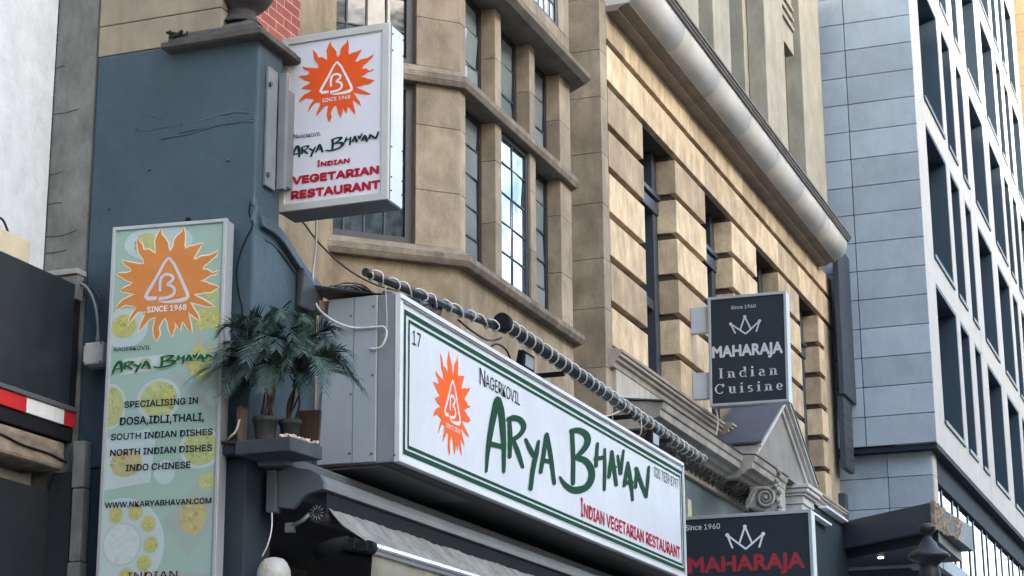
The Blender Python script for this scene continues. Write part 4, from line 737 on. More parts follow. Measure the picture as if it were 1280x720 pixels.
# azimuth 0 = towards the street (+X), 180 = towards the wall, -90 = towards the camera
fa = [(-168, 0.40, 0.20, 0.17), (-150, 0.46, 0.14, 0.16), (-178, 0.34, 0.10, 0.16), (-128, 0.36, 0.24, 0.16), (-108, 0.34, 0.20, 0.26), (-85, 0.34, 0.26, 0.20), (-58, 0.34, 0.28, 0.16), (-140, 0.28, 0.34, 0.10), (-98, 0.22, 0.36, 0.06), (-30, 0.32, 0.30, 0.12), (-120, 0.40, 0.08, 0.20), (-62, 0.30, 0.12, 0.24), (165, 0.26, 0.28, 0.08), (-160, 0.38, 0.04, 0.20), (-135, 0.30, 0.14, 0.22), (-75, 0.24, 0.34, 0.10)]
fb = [(-20, 0.40, 0.24, 0.22), (0, 0.38, 0.20, 0.28), (-45, 0.38, 0.16, 0.28), (-75, 0.34, 0.24, 0.22), (-100, 0.32, 0.20, 0.26), (20, 0.36, 0.18, 0.26), (-130, 0.34, 0.26, 0.16), (-60, 0.26, 0.36, 0.08), (-10, 0.32, 0.32, 0.12), (45, 0.3, 0.26, 0.18), (-35, 0.34, 0.06, 0.26), (-155, 0.34, 0.24, 0.14), (-85, 0.34, 0.06, 0.28), (10, 0.34, 0.06, 0.24), (-5, 0.42, 0.14, 0.24)]
fa = [q for q in fa if q[2] > 0.09]; fb = [q for q in fb if q[2] > 0.09]
fa += [(a_ + 15, l_ * 0.82, r_ + 0.05, d_ * 0.9) for a_, l_, r_, d_ in fa] + [(a_ - 10, l_ * 0.75, r_ * 0.9, d_ * .8) for a_, l_, r_, d_ in fa[::2]]
fb += [(a_ + 13, l_ * 0.85, r_ + 0.05, d_ * 0.9) for a_, l_, r_, d_ in fb] + [(a_ - 10, l_ * 0.75, r_ * 0.9, d_ * .8) for a_, l_, r_, d_ in fb[::2]]
palm(-4.83, 9.17, 3.577, 0.066, 0.135, 2, 'dark green palm in the larger pot nearest the menu sign', fa, (0.02, 0.0, 0.20))
palm(-4.735, 9.27, 3.577, 0.058, 0.13, 7, 'dark green palm in the smaller pot nearest the brown board', fb, (0.05, 0.0, 0.23))

# ================================================================== CABLES ON THE WALL
o = MB().tube(spline([(-4.90, 9.86, 5.02), (-4.905, 9.87, 4.85), (-4.925, 9.88, 4.70), (-4.925, 9.9, 4.58), (-4.90, 9.9, 4.50), (-4.835, 9.9, 4.435), (-4.76, 9.93, 4.39), (-4.68, 9.965, 4.37), (-4.58, 9.965, 4.365), (-4.51, 9.965, 4.36), (-4.495, 9.965, 4.31), (-4.53, 9.965, 4.245), (-4.60, 9.965, 4.24)]), 0.0065, 8).build('white_cable', CABLE_W, None)
tag(o, 'white cable hanging from hanging sign down to the grey sign end', 'cable')
o = MB().tube(spline([(-4.505, 9.965, 4.60), (-4.50, 9.965, 4.50), (-4.495, 9.965, 4.40), (-4.50, 9.965, 4.33), (-4.54, 9.965, 4.29)]), 0.005, 8).build('grey_cable', plain('grey_cable_sheath', (0.28, 0.3, 0.3), 0.5), None)
tag(o, 'grey cable dropping from sign top down its end panel', 'cable')
o = MB().tube(spline([(-4.99, 9.84, 5.02), (-4.93, 9.98, 4.90), (-4.84, 10.15, 4.79), (-4.76, 10.35, 4.74), (-4.66, 10.5, 4.72)]), 0.0055, 8).build('black_cable', CABLE_B, None)
tag(o, 'black cable slanting from hanging sign underside to sign roof', 'cable')
o = MB().tube(spline([(-4.97, 9.05, 3.585), (-4.99, 9.05, 3.60), (-4.985, 9.06, 3.64)] if False else [(-5.02, 9.12, 3.60), (-4.985, 9.08, 3.605), (-4.95, 9.07, 3.63), (-4.93, 9.07, 3.69)]), 0.006, 8).build('white_cable', CABLE_W, None)
tag(o, 'short white cable end poking over planter ledge beside menu sign', 'cable')
o = MB().tube(spline([(-4.83, 9.27, 3.22), (-4.825, 9.26, 3.13), (-4.84, 9.25, 3.05), (-4.87, 9.25, 2.99)]), 0.004, 6).build('white_cable', CABLE_W, None)
tag(o, 'thin white cable hanging from awning case to the round lamp', 'cable')
T = thing('alarm_lamp', 'round white plastic lamp dome with green sticker under awning end', 'lamp', (-4.80, 9.25, 2.9))
MB().lathe([(0.02, 0.10), (0.05, 0.092), (0.07, 0.07), (0.086, 0.035), (0.09, 0.0), (0.085, -0.05), (0.06, -0.09), (0.02, -0.1)], (-4.80, 9.25, 2.88), 24).build('dome', PVC, T)
MB().box(-4.815, -4.79, 9.162, 9.17, 2.91, 2.94).build('sticker', mat('lime_sticker', (0.5, 0.6, 0.3)), T)

# ================================================================== FLASHING, SACK ON THE SIGN ROOF
mb = MB(); mb.hexa([(-4.95, 9.87, 4.60), (-4.56, 9.98, 4.568), (-4.50, 10.5, 4.568), (-4.95, 10.9, 4.60)], [(-4.95, 9.84, 4.63), (-4.72, 9.97, 4.60), (-4.62, 10.45, 4.60), (-4.95, 10.9, 4.70)])
mb.hexa([(-4.95, 9.72, 4.46), (-4.915, 9.72, 4.46), (-4.915, 9.98, 4.47), (-4.95, 9.98, 4.47)], [(-4.95, 9.72, 4.70), (-4.90, 9.72, 4.69), (-4.90, 9.98, 4.58), (-4.95, 9.98, 4.58)])
o = mb.build('flashing', mat('dark_rolled_flashing', (0.05, 0.06, 0.07), (0.035, 0.04, 0.047), scale=6, rough=0.45, bump=0.4, bscale=12), None, bevel=0.01)
tag(o, 'dark bent metal flashing between the wall coping and long sign', 'flashing')
o = MB().box(-4.93, -4.90, 9.93, 9.99, 4.50, 4.55).build('brick_fragment', mat('pink_brick_face', (0.36, 0.20, 0.15), (0.28, 0.15, 0.11), rough=0.9), None); tag(o, 'small exposed pink brick corner beside the grey sign end', 'brick')
def lump(cx, cy, cz, rx, ry, rz, seed, n=14):
    mb = MB(); vs = []; fs = []
    for i in range(n + 1):
        a = pi * i / n
        for k in range(2 * n):
            b = 2 * pi * k / (2 * n); p = Vector((sin(a) * cos(b), sin(a) * sin(b), cos(a)))
            q = 1 + 0.45 * mnoise.noise(p * 2.3 + Vector((seed, 0, 0))) + 0.25 * mnoise.noise(p * 6 + Vector((seed, 3, 0)))
            vs.append((cx + p.x * rx * q, cy + p.y * ry * q, cz + p.z * rz * q))
    for i in range(n):
        for k in range(2 * n): fs.append((i * 2 * n + k, i * 2 * n + (k + 1) % (2 * n), (i + 1) * 2 * n + (k + 1) % (2 * n), (i + 1) * 2 * n + k))
    return mb.add(vs, fs, True)
o = lump(-4.60, 10.75, 4.66, 0.09, 0.16, 0.085, 4).build('plastic_sack', mat('crumpled_grey_plastic', (0.045, 0.045, 0.05), (0.22, 0.22, 0.24), scale=11, rough=0.4, bump=0.6, bscale=20), None)
tag(o, 'crumpled dark grey plastic sack lying on long sign roof behind pole', 'sack')

mb = MB(); random.seed(41)
for k in range(11):
    y0_ = random.uniform(9.98, 10.2); pth = [(-4.88 + 0.045 * q + random.uniform(-.03, .03), y0_ + 0.10 * q + random.uniform(-.03, .03), 4.63 + 0.05 * math.sin(q * 1.1) + random.uniform(-.02, .035)) for q in range(7)]
    mb.tube(spline(pth, 5), random.uniform(0.004, 0.009), 6)
o = mb.build('cable_tangle', CABLE_B, None); o['kind'] = 'stuff'; tag(o, 'tangle of loose black cables heaped where pole meets the coping', 'cables')
o = lump(-4.70, 10.42, 4.64, 0.07, 0.11, 0.05, 9).build('rubbish_bag', mat('black_plastic_bag', (0.02, 0.022, 0.025), (0.05, 0.05, 0.055), scale=14, rough=0.35, bump=0.6, bscale=24), None)
tag(o, 'crumpled black bag wedged under the near pole end', 'bag')
# ================================================================== CABLE-WRAPPED POLES ABOVE THE SIGN
def wrapped_pole(label, a, b, r, turns, ph):
    T = thing('lighting_pole', label, 'pole', a, group='cable wrapped poles above the sign')
    A = Vector(a); Bv = Vector(b); d = (Bv - A); u = d.normalized(); s = u.cross(Vector((0, 0, 1))).normalized(); t = u.cross(s)
    MB().tube([A, Bv], r, 16).build('tube', mat('black_pole_paint', (0.022, 0.026, 0.028), (0.03, 0.034, 0.036), scale=8, rough=0.28, bump=0.05), T)
    rnd = random.Random(ph); pts = []; n = turns * 14
    for i in range(n + 1):
        f = i / n; w = f * turns * 2 * pi; j = 0.9 * sin(f * 37 + ph) + 0.5 * sin(f * 91) + 0.35 * sin(f * 173 + ph)
        rr = r + 0.006 + 0.004 * abs(sin(f * 53 + ph))
        pts.append(A + d * min(max(f + 0.18 * sin(w) / turns * 0 + j * 0.12 / turns, 0), 1) + s * rr * cos(w) + t * rr * sin(w))
    MB().tube(pts, 0.0055, 6).build('wrapped_cable', CABLE_W, T)
    return T
wrapped_pole('thinner front pole wrapped in white cable above house number 17', (-4.57, 9.83, 4.655), (-4.405, 11.62, 4.715), 0.024, 11, 1)
T = wrapped_pole('thicker rear pole closely wrapped in white cable with open end', (-4.385, 11.56, 4.745), (-4.50, 16.75, 4.735), 0.040, 32, 2)
MB().tube([(-4.385, 11.50, 4.748), (-4.3855, 11.57, 4.7455)], 0.056, 20).build('end_collar', BLACK_MATT, T)
mb = MB()
for y in (12.75, 14.35, 15.4): mb.box(-4.92, -4.40, y, y + 0.035, 4.655, 4.685)
mb.build('support_arm', BLACK_MATT, T)
o = MB().tube(spline([(-4.50, 11.05, 4.66), (-4.44, 11.15, 4.60), (-4.42, 11.35, 4.59), (-4.43, 11.55, 4.64), (-4.46, 11.7, 4.69)]), 0.007, 6).build('black_cable', CABLE_B, None); tag(o, 'black cable drooping below pole joint over the sign edge', 'cable')
o = MB().tube(spline([(-4.60, 11.75, 4.60), (-4.56, 11.85, 4.69), (-4.54, 12.0, 4.68), (-4.54, 12.12, 4.60)]), 0.007, 6).build('black_cable', CABLE_B, None); tag(o, 'black cable arching beside first floodlight on the sign roof', 'cable')
mb = MB().tube(spline([(-4.55, 10.4, 4.60), (-4.53, 11.2, 4.595), (-4.55, 12.0, 4.60), (-4.54, 13.2, 4.595), (-4.56, 14.6, 4.60), (-4.55, 15.9, 4.60)]), 0.028, 10)
o = mb.build('cable_bundle', mat('dusty_black_bundle', (0.04, 0.042, 0.045), (0.07, 0.07, 0.07), scale=10, rough=0.7, bump=0.5), None); tag(o, 'dusty bundle of dark cables lying along the sign roof', 'cable')
def flood(y, label):
    T = thing('floodlight', label, 'floodlight', (-4.47, y, 4.565), group='floodlights on the sign roof')
    mb = MB(); mb.hexa([(-4.50, y, 4.575), (-4.44, y, 4.566), (-4.44, y + 0.22, 4.566), (-4.50, y + 0.22, 4.575)], [(-4.475, y, 4.69), (-4.435, y, 4.685), (-4.435, y + 0.22, 4.685), (-4.475, y + 0.22, 4.69)])
    mb.build('housing', BLACK_MATT, T, bevel=0.006)
    MB().hexa([(-4.438, y + .03, 4.585), (-4.435, y + .03, 4.585), (-4.435, y + .19, 4.585), (-4.438, y + .19, 4.585)], [(-4.434, y + .03, 4.665), (-4.431, y + .03, 4.665), (-4.431, y + .19, 4.665), (-4.434, y + .19, 4.665)]).build('lens', mat('grey_lens', (0.12, 0.13, 0.135), rough=0.3), T)
flood(12.05, 'black floodlight on sign roof nearest the pole joint'); flood(15.0, 'black floodlight on sign roof above the telephone number')
random.seed(31)
for k, (p, q) in enumerate((((-4.45, 14.0, 4.69), (-4.60, 14.3, 4.60)), ((-4.42, 14.1, 4.66), (-4.62, 13.8, 4.64)), ((-4.40, 14.6, 4.70), (-4.52, 14.75, 4.585)))):
    P0 = Vector(p); Q0 = Vector(q); md = (P0 + Q0) / 2 + Vector((0.03, 0, -0.05)); pm = MB().tube(spline([P0, md, Q0]), 0.005, 6)
    o = pm.build('loose_cable', CABLE_W, None); tag(o, ('white cable loop dangling from rear pole above the letter H', 'white cable tail stretched under rear pole toward the wall', 'white cable tail under rear pole beside the far floodlight')[k], 'cable')

# ================================================================== AWNING
T = thing('folding_awning', 'grey fabric folding awning with dark cassette and shiny front bar', 'awning', (-4.7, 12.5, 3.3))
prof = [(-4.845, 3.455), (-4.80, 3.478), (-4.66, 3.455), (-4.60, 3.425), (-4.575, 3.385), (-4.578, 3.345), (-4.62, 3.335), (-4.67, 3.325), (-4.715, 3.295), (-4.745, 3.262), (-4.76, 3.25), (-4.845, 3.262)]
MB().along_y(prof, 9.36, 9.40).build('end_cap', mat('slate_grey_end_cap', (0.085, 0.105, 0.12), (0.07, 0.09, 0.105), scale=4, rough=0.5), T, bevel=0.006)
MB().along_y([(-4.835, 3.45), (-4.80, 3.47), (-4.66, 3.447), (-4.60, 3.418), (-4.58, 3.38), (-4.583, 3.35), (-4.62, 3.342), (-4.835, 3.34)], 9.403, 15.9).build('cassette', mat('grey_cassette_paint', (0.15, 0.155, 0.155), (0.11, 0.115, 0.115), scale=3, rough=0.4, grime=0.3), T)
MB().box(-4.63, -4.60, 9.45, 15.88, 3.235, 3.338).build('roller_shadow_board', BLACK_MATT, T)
MB().box(-4.90, -4.845, 9.33, 9.40, 3.235, 3.46).build('wall_plate', mat('slate_grey_end_cap', (0.085, 0.105, 0.12)), T, bevel=0.004)
mb = MB().along_y([(-4.66 + 0.052 * cos(2 * pi * k / 20), 3.235 + 0.052 * sin(2 * pi * k / 20)) for k in range(20)], 9.46, 15.85, True); rl = mb.build('roller', mat('dark_roller', (0.03, 0.032, 0.035), rough=0.5), T)
mb = MB()
for k in range(12):
    a = 2 * pi * k / 12; mb.tube([(-4.66 + 0.018 * cos(a), 9.452, 3.235 + 0.018 * sin(a)), (-4.66 + 0.042 * cos(a), 9.452, 3.235 + 0.042 * sin(a))], 0.0035, 5)
mb.build('gear_teeth', mat('grey_gear', (0.22, 0.24, 0.25), rough=0.4, metal=0.5), rl)
mb = MB(); mb.tube([(-4.80, 9.45, 3.175), (-4.74, 9.45, 3.20), (-4.70, 9.45, 3.23)], 0.012, 8); mb.box(-4.84, -4.79, 9.44, 9.47, 3.14, 3.19)
mb.build('gear_bracket', mat('grey_gear', (0.22, 0.24, 0.25)), T)
# sagging fabric and front bar
fabr = MB(); NY = 90; NS = 5; vs = []
for i in range(NY + 1):
    y = 9.47 + (15.8 - 9.47) * i / NY
    for k in range(NS + 1):
        t = k / NS; w = 0.008 * sin(y * 9 + t * 2) * t * (1 - t) * 4 + 0.004 * sin(y * 34 + t * 9) + 0.011 * mnoise.noise(Vector((y * 6, t * 2, 0)))
        yy = y + 0.07 * t
        vs.append((-4.625 + 0.235 * t, yy, 3.285 - 0.215 * t - 0.02 * sin(pi * t) + w))
fabr.add(vs, [(i * (NS + 1) + k, (i + 1) * (NS + 1) + k, (i + 1) * (NS + 1) + k + 1, i * (NS + 1) + k + 1) for i in range(NY) for k in range(NS)], True)
fo = fabr.build('fabric', FABRIC, T); so = fo.modifiers.new('solid', 'SOLIDIFY'); so.thickness = 0.003
MB().tube([(-4.378, 9.55, 3.045), (-4.378, 15.88, 3.045)], 0.030, 18).build('front_bar', CHROME, T)
mb = MB().tube([(-4.378, 9.49, 3.045), (-4.378, 9.55, 3.045)], 0.036, 14); mb.box(-4.43, -4.37, 9.46, 9.5, 3.02, 3.07); mb.box(-4.50, -4.43, 9.44, 9.52, 3.03, 3.09); mb.build('bar_end', BLACK_MATT, T, bevel=0.005)
mb = MB().tube([(-4.47, 9.46, 3.075), (-4.56, 9.46, 3.05), (-4.66, 9.5, 3.03)], [0.03, 0.045, 0.05], 10); mb.tube([(-4.60, 9.5, 3.05), (-4.78, 9.9, 3.09), (-4.75, 10.6, 3.12)], 0.02, 8); mb.build('folding_arm', BLACK_MATT, T)
val = MB(); vs = []; NY = 120
for i in range(NY + 1):
    y = 9.57 + (15.8 - 9.57) * i / NY
    for k in range(4):
        t = k / 3; vs.append((-4.385 + 0.018 * sin(y * 11) * t + 0.008 * mnoise.noise(Vector((y * 5, 0, 2))), y, 3.02 - 0.26 * t))
val.add(vs, [(i * 4 + k, (i + 1) * 4 + k, (i + 1) * 4 + k + 1, i * 4 + k + 1) for i in range(NY) for k in range(3)], True)
vo = val.build('valance', mat('mildewed_valance', (0.24, 0.235, 0.18), (0.15, 0.155, 0.12), scale=5, stretch=(1, 1, 0.4), rough=0.85, bump=0.3, bscale=14, streak=0.4), T); so = vo.modifiers.new('solid', 'SOLIDIFY'); so.thickness = 0.003

# ================================================================== STONE BUILDING WITH RUSTICATED BLOCKS
T = thing('rusticated_building', 'tall beige stone building with deep grooved blocks and big cornice', 'building', (-5.2, 20.5, 0))
ZG = [8.41, 8.01, 7.60, 7.20, 6.785, 6.385, 5.98, 5.58, 5.17]
SEG = [(15.80, 16.86), (17.95, 19.06), (20.15, 21.26), (22.35, 23.46), (24.55, 24.93)]
bk = MB(); g = 0.034
for z0_, z1_, off in ((ZG[0] + g, 8.70, 0.0), (ZG[1] + g, ZG[0] - g, 0.55)):
    cuts = [15.80] + [16.35 + off + 1.1 * q for q in range(9) if 16.35 + off + 1.1 * q < 25.2] + [25.45]
    for a, b in zip(cuts, cuts[1:]): bk.box(-5.25, -5.0, a, b - 0.003, z0_, z1_)
for za, zb in zip(ZG[1:], ZG[2:]):
    for a, b in SEG: bk.box(-5.20, -5.0, a, b, zb + g, za - g)
bk.build('block_course', STONE_RUST, T, bevel=0.004)
pp = MB(); zz_ = 3.0
for q in range(22):
    h_ = (0.46, 0.52, 0.44, 0.5)[q % 4]; pp.box(-6.0, -5.0, 15.6, 15.78, zz_, zz_ + h_ - 0.003); zz_ += h_
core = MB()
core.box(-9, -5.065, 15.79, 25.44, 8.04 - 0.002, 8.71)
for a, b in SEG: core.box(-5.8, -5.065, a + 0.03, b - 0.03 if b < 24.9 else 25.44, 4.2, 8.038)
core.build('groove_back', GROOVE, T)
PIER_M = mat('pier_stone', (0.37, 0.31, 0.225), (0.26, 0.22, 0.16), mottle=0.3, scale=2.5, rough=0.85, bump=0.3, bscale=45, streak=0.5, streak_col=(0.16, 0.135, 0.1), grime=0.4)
for q_ in ((-9, -5.02, 24.935, 25.6, 4.2, 8.0), (-9, -5.01, 25.46, 25.6, 8.0, 8.72)): MB().box(*q_).build('plain_pier', PIER_M, T, bevel=0.01)
pp.build('corner_pier', mat('corner_pier_stone', (0.37, 0.31, 0.225), (0.25, 0.21, 0.155), scale=2.5, rough=0.85, bump=0.3, bscale=45, streak=0.45, streak_col=(0.16, 0.135, 0.1), grime=0.5, mottle=0.3, island=0.1), T, bevel=0.004)
for (a, b), (c, e) in zip(SEG, SEG[1:]):
    y0, y1 = b, c
    wn_ = MB().box(-5.36, -5.34, y0 - .1, y1 + .1, 4.9, 8.03).build('window', G_DARK, T)
    f = MB(); f.box(-5.34, -5.19, y1 - 0.16, y1 - 0.035, 4.9, 8.02); f.box(-5.34, -5.24, y0 + 0.02, y0 + 0.14, 4.9, 8.02); f.box(-5.338, -5.17, y0 + .02, y1 - .03, 7.40, 7.52); f.box(-5.338, -5.21, y0 + .02, y1 - .03, 6.42, 6.52)
    f.box(-5.33, -5.15, y0 + .02, y1 - .02, 7.55, 7.60)
    f.build('frame', FRAME_NAVY, wn_, bevel=0.006)
# great cornice
cv = [(-5.0, 8.69), (-4.885, 8.69), (-4.885, 8.71), (-4.86, 8.715), (-4.86, 8.725), (-4.825, 8.732), (-4.815, 8.74)]
MB().along_y([(-5.05, 8.69)] + cv[1:] + [(-4.80, 8.742), (-4.79, 8.748), (-5.05, 8.748)], 15.79, 24.80).build('cornice_bed_mould', mat('brown_bed_mould_stone', (0.28, 0.22, 0.165), (0.20, 0.16, 0.12), scale=4, rough=0.85, bump=0.2, streak=0.2), T)
MB().along_y([(-5.05, 8.7485), (-4.782, 8.7485), (-4.782, 8.757), (-5.05, 8.757)], 15.79, 24.83).build('cornice_fillet', mat('pale_fillet_stone', (0.62, 0.60, 0.55), (0.5, 0.48, 0.44), rough=0.8), T)
pr = [(-5.05, 8.758), (-4.80, 8.758)]
for k in range(1, 13):
    a = pi * 0.5 * k / 12; pr.append((-4.80 + 0.185 * sin(a), 8.985 - 0.226 * cos(a)))
pr += [(-4.613, 8.995)]
cv_ = MB(); cuts = [15.79 + 1.29 * q for q in range(7)] + [24.82]
for a, b in zip(cuts, cuts[1:]): cv_.along_y(pr + [(-5.05, 8.995)], a, b - 0.004, True)
cv_.build('cornice_cove', mat('section_moulding_stone', (0.58, 0.57, 0.535), (0.53, 0.52, 0.485), scale=1.5, rough=0.85, bump=0.25, bscale=50, island=0.04, mottle=0.08, grime=0.18, streak=0.12), T)
MB().along_y([(-5.05, 8.996), (-4.595, 8.996), (-4.585, 9.02), (-4.575, 9.022), (-4.575, 9.045), (-4.56, 9.05), (-4.56, 9.075), (-5.05, 9.16)], 15.79, 24.86).build('cornice_edge', mat('dark_cornice_edge', (0.17, 0.16, 0.15), (0.12, 0.115, 0.105), scale=5, rough=0.85, bump=0.2), T, bevel=0.003)
# upper storey piers
up = MB()
for a, b in ((17.2, 19.06), (19.685, 20.43), (22.2, 23.27), (24.31, 25.6)):
    up.box(-5.22, -5.0, a, b, 9.1, 14.5); up.box(-5.6, -5.225, a - 0.17, b + 0.0, 9.1, 14.5)
    up.box(-5.2, -4.97, a - 0.03, b + 0.03, 9.1, 9.75)
up.build('upper_pier', STONE_UP, T, bevel=0.008)
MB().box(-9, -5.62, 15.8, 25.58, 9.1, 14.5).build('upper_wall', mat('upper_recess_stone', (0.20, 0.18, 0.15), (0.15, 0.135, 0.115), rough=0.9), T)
for a, b in ((19.08, 19.5), (20.5, 21.98), (23.3, 24.12)):
    w_ = MB().box(-5.61, -5.59, a, b, 9.3, 14.4).build('window', G_DARK, T)
    MB().box(-5.60, -5.52, b - 0.16, b, 9.3, 14.4).build('frame', FRAME_NAVY, w_)
sp = MB(); sp.box(-5.5, -5.06, 23.28, 24.13, 11.40, 13.6); sp.build('spandrel', STONE_UP, T, bevel=0.005)
sp = MB()
for z in (11.72, 11.86, 12.0): sp.box(-5.45, -5.03, 23.32, 24.10, z, z + 0.05)
sp.build('spandrel_fluting', STONE_UP, T, bevel=0.005)
# lower cornices
c1 = [(-5.05, 5.40), (-4.965, 5.40), (-4.955, 5.44), (-4.93, 5.455), (-4.925, 5.48), (-4.90, 5.49), (-4.90, 5.515), (-4.885, 5.52), (-4.88, 5.545), (-5.05, 5.57)]
WCM = mat('pale_grey_cornice', (0.40, 0.36, 0.30), (0.28, 0.25, 0.21), scale=4, rough=0.85, bump=0.25, grime=0.5)
m1 = MB(); m1.along_y(c1, 15.70, 19.12); m1.build('window_cornice', WCM, T, bevel=0.003); MB().along_y([(x + (0.07 if x > -5 else 0), z) for x, z in c1], 19.123, 19.50).build('window_cornice', WCM, T, bevel=0.003); MB().along_y(c1, 21.6, 25.35).build('window_cornice', WCM, T, bevel=0.003)
MB().box(-5.1, -4.93, 19.16, 19.46, 5.20, 5.398).build('cornice_block', WCM, T, bevel=0.003)
MB().box(-5.2, -4.972, 15.79, 19.1, 5.14, 5.398).build('frieze', mat('pale_frieze', (0.47, 0.44, 0.38), (0.38, 0.35, 0.30), scale=5, rough=0.8, streak=0.5), T)
c2 = [(-5.05, 4.90), (-4.78, 4.90), (-4.76, 4.935), (-4.72, 4.94), (-4.70, 4.975), (-4.64, 4.99), (-4.635, 5.05), (-4.62, 5.06), (-4.61, 5.10), (-4.605, 5.115), (-5.05, 5.16)]
m2 = MB(); m2.along_y(c2, 15.95, 18.70); m2.along_y([(x + (0.12 if x > -5 else 0), z) for x, z in c2], 18.703, 20.12)
c2o = m2.build('shop_cornice', mat('weathered_shop_cornice', (0.38, 0.35, 0.30), (0.20, 0.185, 0.165), scale=4, rough=0.85, bump=0.35, bscale=40, streak=0.55, grime=0.55), T, bevel=0.004)
m2 = MB(); m2.along_y([(-5.0, 5.163), (-4.60, 5.119), (-4.595, 5.128), (-5.0, 5.18)], 15.93, 18.70); m2.along_y([(-5.0, 5.163), (-4.48, 5.119), (-4.475, 5.128), (-5.0, 5.18)], 18.70, 20.12)
m2.build('lead_capping', LEAD, c2o)
random.seed(77)
for k in range(26):
    y = 16.05 + k * 0.155; e_ = 0.10 if y > 18.7 else 0; mb = MB()
    mb.along_y([(-4.90, 4.898), (-4.80 + e_, 4.898), (-4.795 + e_, 4.872), (-4.83 + e_, 4.85), (-4.87, 4.835), (-4.90, 4.80)], y, y + 0.07)
    for q in range(3):
        r = random.uniform(0.018, 0.034); mb.lathe([(r * sin(t), -r * cos(t)) for t in (0.3, 0.9, 1.57, 2.2, 2.8)], (-4.85 + e_ * .6 + random.uniform(-.03, .03), y + random.uniform(0, .11), 4.865 + random.uniform(-.02, .02)), 7)
    mb.build('carved_bracket', STONE_DARK, c2o)
MB().box(-5.1, -4.89, 15.8, 20.0, 4.775, 4.872).build('shop_beam', mat('speckled_beam_stone', (0.36, 0.32, 0.27), (0.22, 0.18, 0.15), scale=18, rough=0.9, bump=0.5, bscale=30), T, bevel=0.005)
sw = MB().box(-5.1, -4.93, 16.0, 20.0, 2.6, 4.773).build('shop_window', mat('greenish_shop_glass', (0.045, 0.065, 0.065), (0.075, 0.1, 0.098), scale=3, rough=0.45, bump=0, spec=0.25), T)
MB().box(-4.92, -4.88, 17.62, 17.74, 4.33, 4.55).build('bottle_display', mat('pale_label_card', (0.5, 0.5, 0.36), (0.3, 0.25, 0.06), scale=20, rough=0.5), sw)
# pedimented hood
PD = MB(); PD.prism([(-4.56, 18.98, 5.17), (-4.56, 21.42, 5.17), (-4.56, 20.20, 5.86)], [(-5.0, 18.98, 5.17), (-5.0, 21.42, 5.17), (-5.0, 20.20, 5.86)])
pd = PD.build('pediment', mat('pediment_stone', (0.25, 0.24, 0.22), (0.19, 0.18, 0.165), scale=3, rough=0.85, bump=0.2), T)
def rake(mb, y0, z0, y1, z1, x0, x1, th): mb.hexa([(x0, y0, z0), (x1, y0, z0), (x1, y1, z1), (x0, y1, z1)], [(x0, y0, z0 + th), (x1, y0, z0 + th), (x1, y1, z1 + th), (x0, y1, z1 + th)])
rk = MB()
for xo, th, e in ((-4.535, 0.075, 0.0), (-4.50, 0.05, 0.07), (-4.465, 0.03, 0.115)):
    rake(rk, 20.2, 5.86 + e - 0.02, 21.50, 5.13 + e - 0.02, -4.99, xo, th - .003); rake(rk, 18.90, 5.13 + e - 0.02, 20.2, 5.86 + e - 0.02, -4.99, xo, th - .003)
rk.build('raking_cornice', STONE_GREY, pd, bevel=0.003)
rf = MB(); rake(rf, 18.86, 5.262, 20.2, 6.005, -5.0, -4.46, 0.02); rake(rf, 20.2, 6.005, 21.54, 5.262, -5.0, -4.46, 0.02); rf.build('lead_roof', LEAD, pd)
cp = MB()
for z0, z1, e in ((5.125, 5.165, 0.05), (5.08, 5.122, 0.03), (5.05, 5.078, 0.0), (4.965, 5.048, -0.03), (4.90, 4.963, -0.05)):
    cp.box(-5.0, -4.47 + e, 20.85 - e, 21.45 + e, z0, z1)
cp.box(-5.0, -4.52, 20.95, 21.38, 2.6, 4.898)
cp.build('pilaster_capital', STONE_GREY, T, bevel=0.006)
# scroll console
CARVED = mat('pale_carved_stone', (0.42, 0.40, 0.355), (0.26, 0.245, 0.22), scale=9, rough=0.85, bump=0.35, grime=0.4)
sc = MB(); pts = []
cx, cz, ys_ = -4.52, 4.772, 19.20
for k in range(64):
    a = 1.9 - k * 0.235; r = 0.098 - 0.00135 * k; pts.append((cx + r * cos(a), ys_, cz + r * sin(a)))
sc.tube(pts, [0.019 - 0.00016 * k for k in range(64)], 8)
sc.along_y([(cx + 0.098 * cos(2 * pi * k / 24), cz + 0.098 * sin(2 * pi * k / 24)) for k in range(24)], ys_ + 0.01, 19.5, True)
sc.lathe([(0.006, -.024), (0.022, -.01), (0.024, .01), (0.006, .024)], (cx, ys_, cz), 12)
sc.tube(spline([(cx - 0.03, ys_, cz + 0.10), (cx - 0.08, ys_, cz + 0.09), (cx - 0.13, ys_, cz + 0.03), (cx - 0.165, ys_, cz - 0.05), (cx - 0.20, ys_, cz - 0.085)]), 0.022, 8)
sc.tube(spline([(cx - 0.06, ys_, cz + 0.105), (cx - 0.12, ys_, cz + 0.09), (cx - 0.16, ys_, cz + 0.02), (cx - 0.20, ys_, cz - 0.05)]), 0.018, 8)
sc.prism([(cx - 0.16, ys_ + .02, 4.895), (cx + 0.12, ys_ + .02, 4.895), (cx + 0.12, ys_ + .02, 4.62), (cx + 0.02, ys_ + .02, 4.63), (cx - 0.2, ys_ + .02, 4.70)], [(cx - 0.16, 19.55, 4.895), (cx + 0.12, 19.55, 4.895), (cx + 0.12, 19.55, 4.62), (cx + 0.02, 19.55, 4.63), (cx - 0.2, 19.55, 4.70)])
random.seed(6)
for k in range(16):
    r = random.uniform(0.016, 0.034); sc.lathe([(r * sin(t), -r * cos(t)) for t in (0.3, 0.9, 1.57, 2.2, 2.8)], (cx + 0.125 + random.uniform(-.025, .03), ys_ + random.uniform(-.02, .06), 4.62 + k * 0.029), 8)
sc.build('scroll_console', CARVED, T)
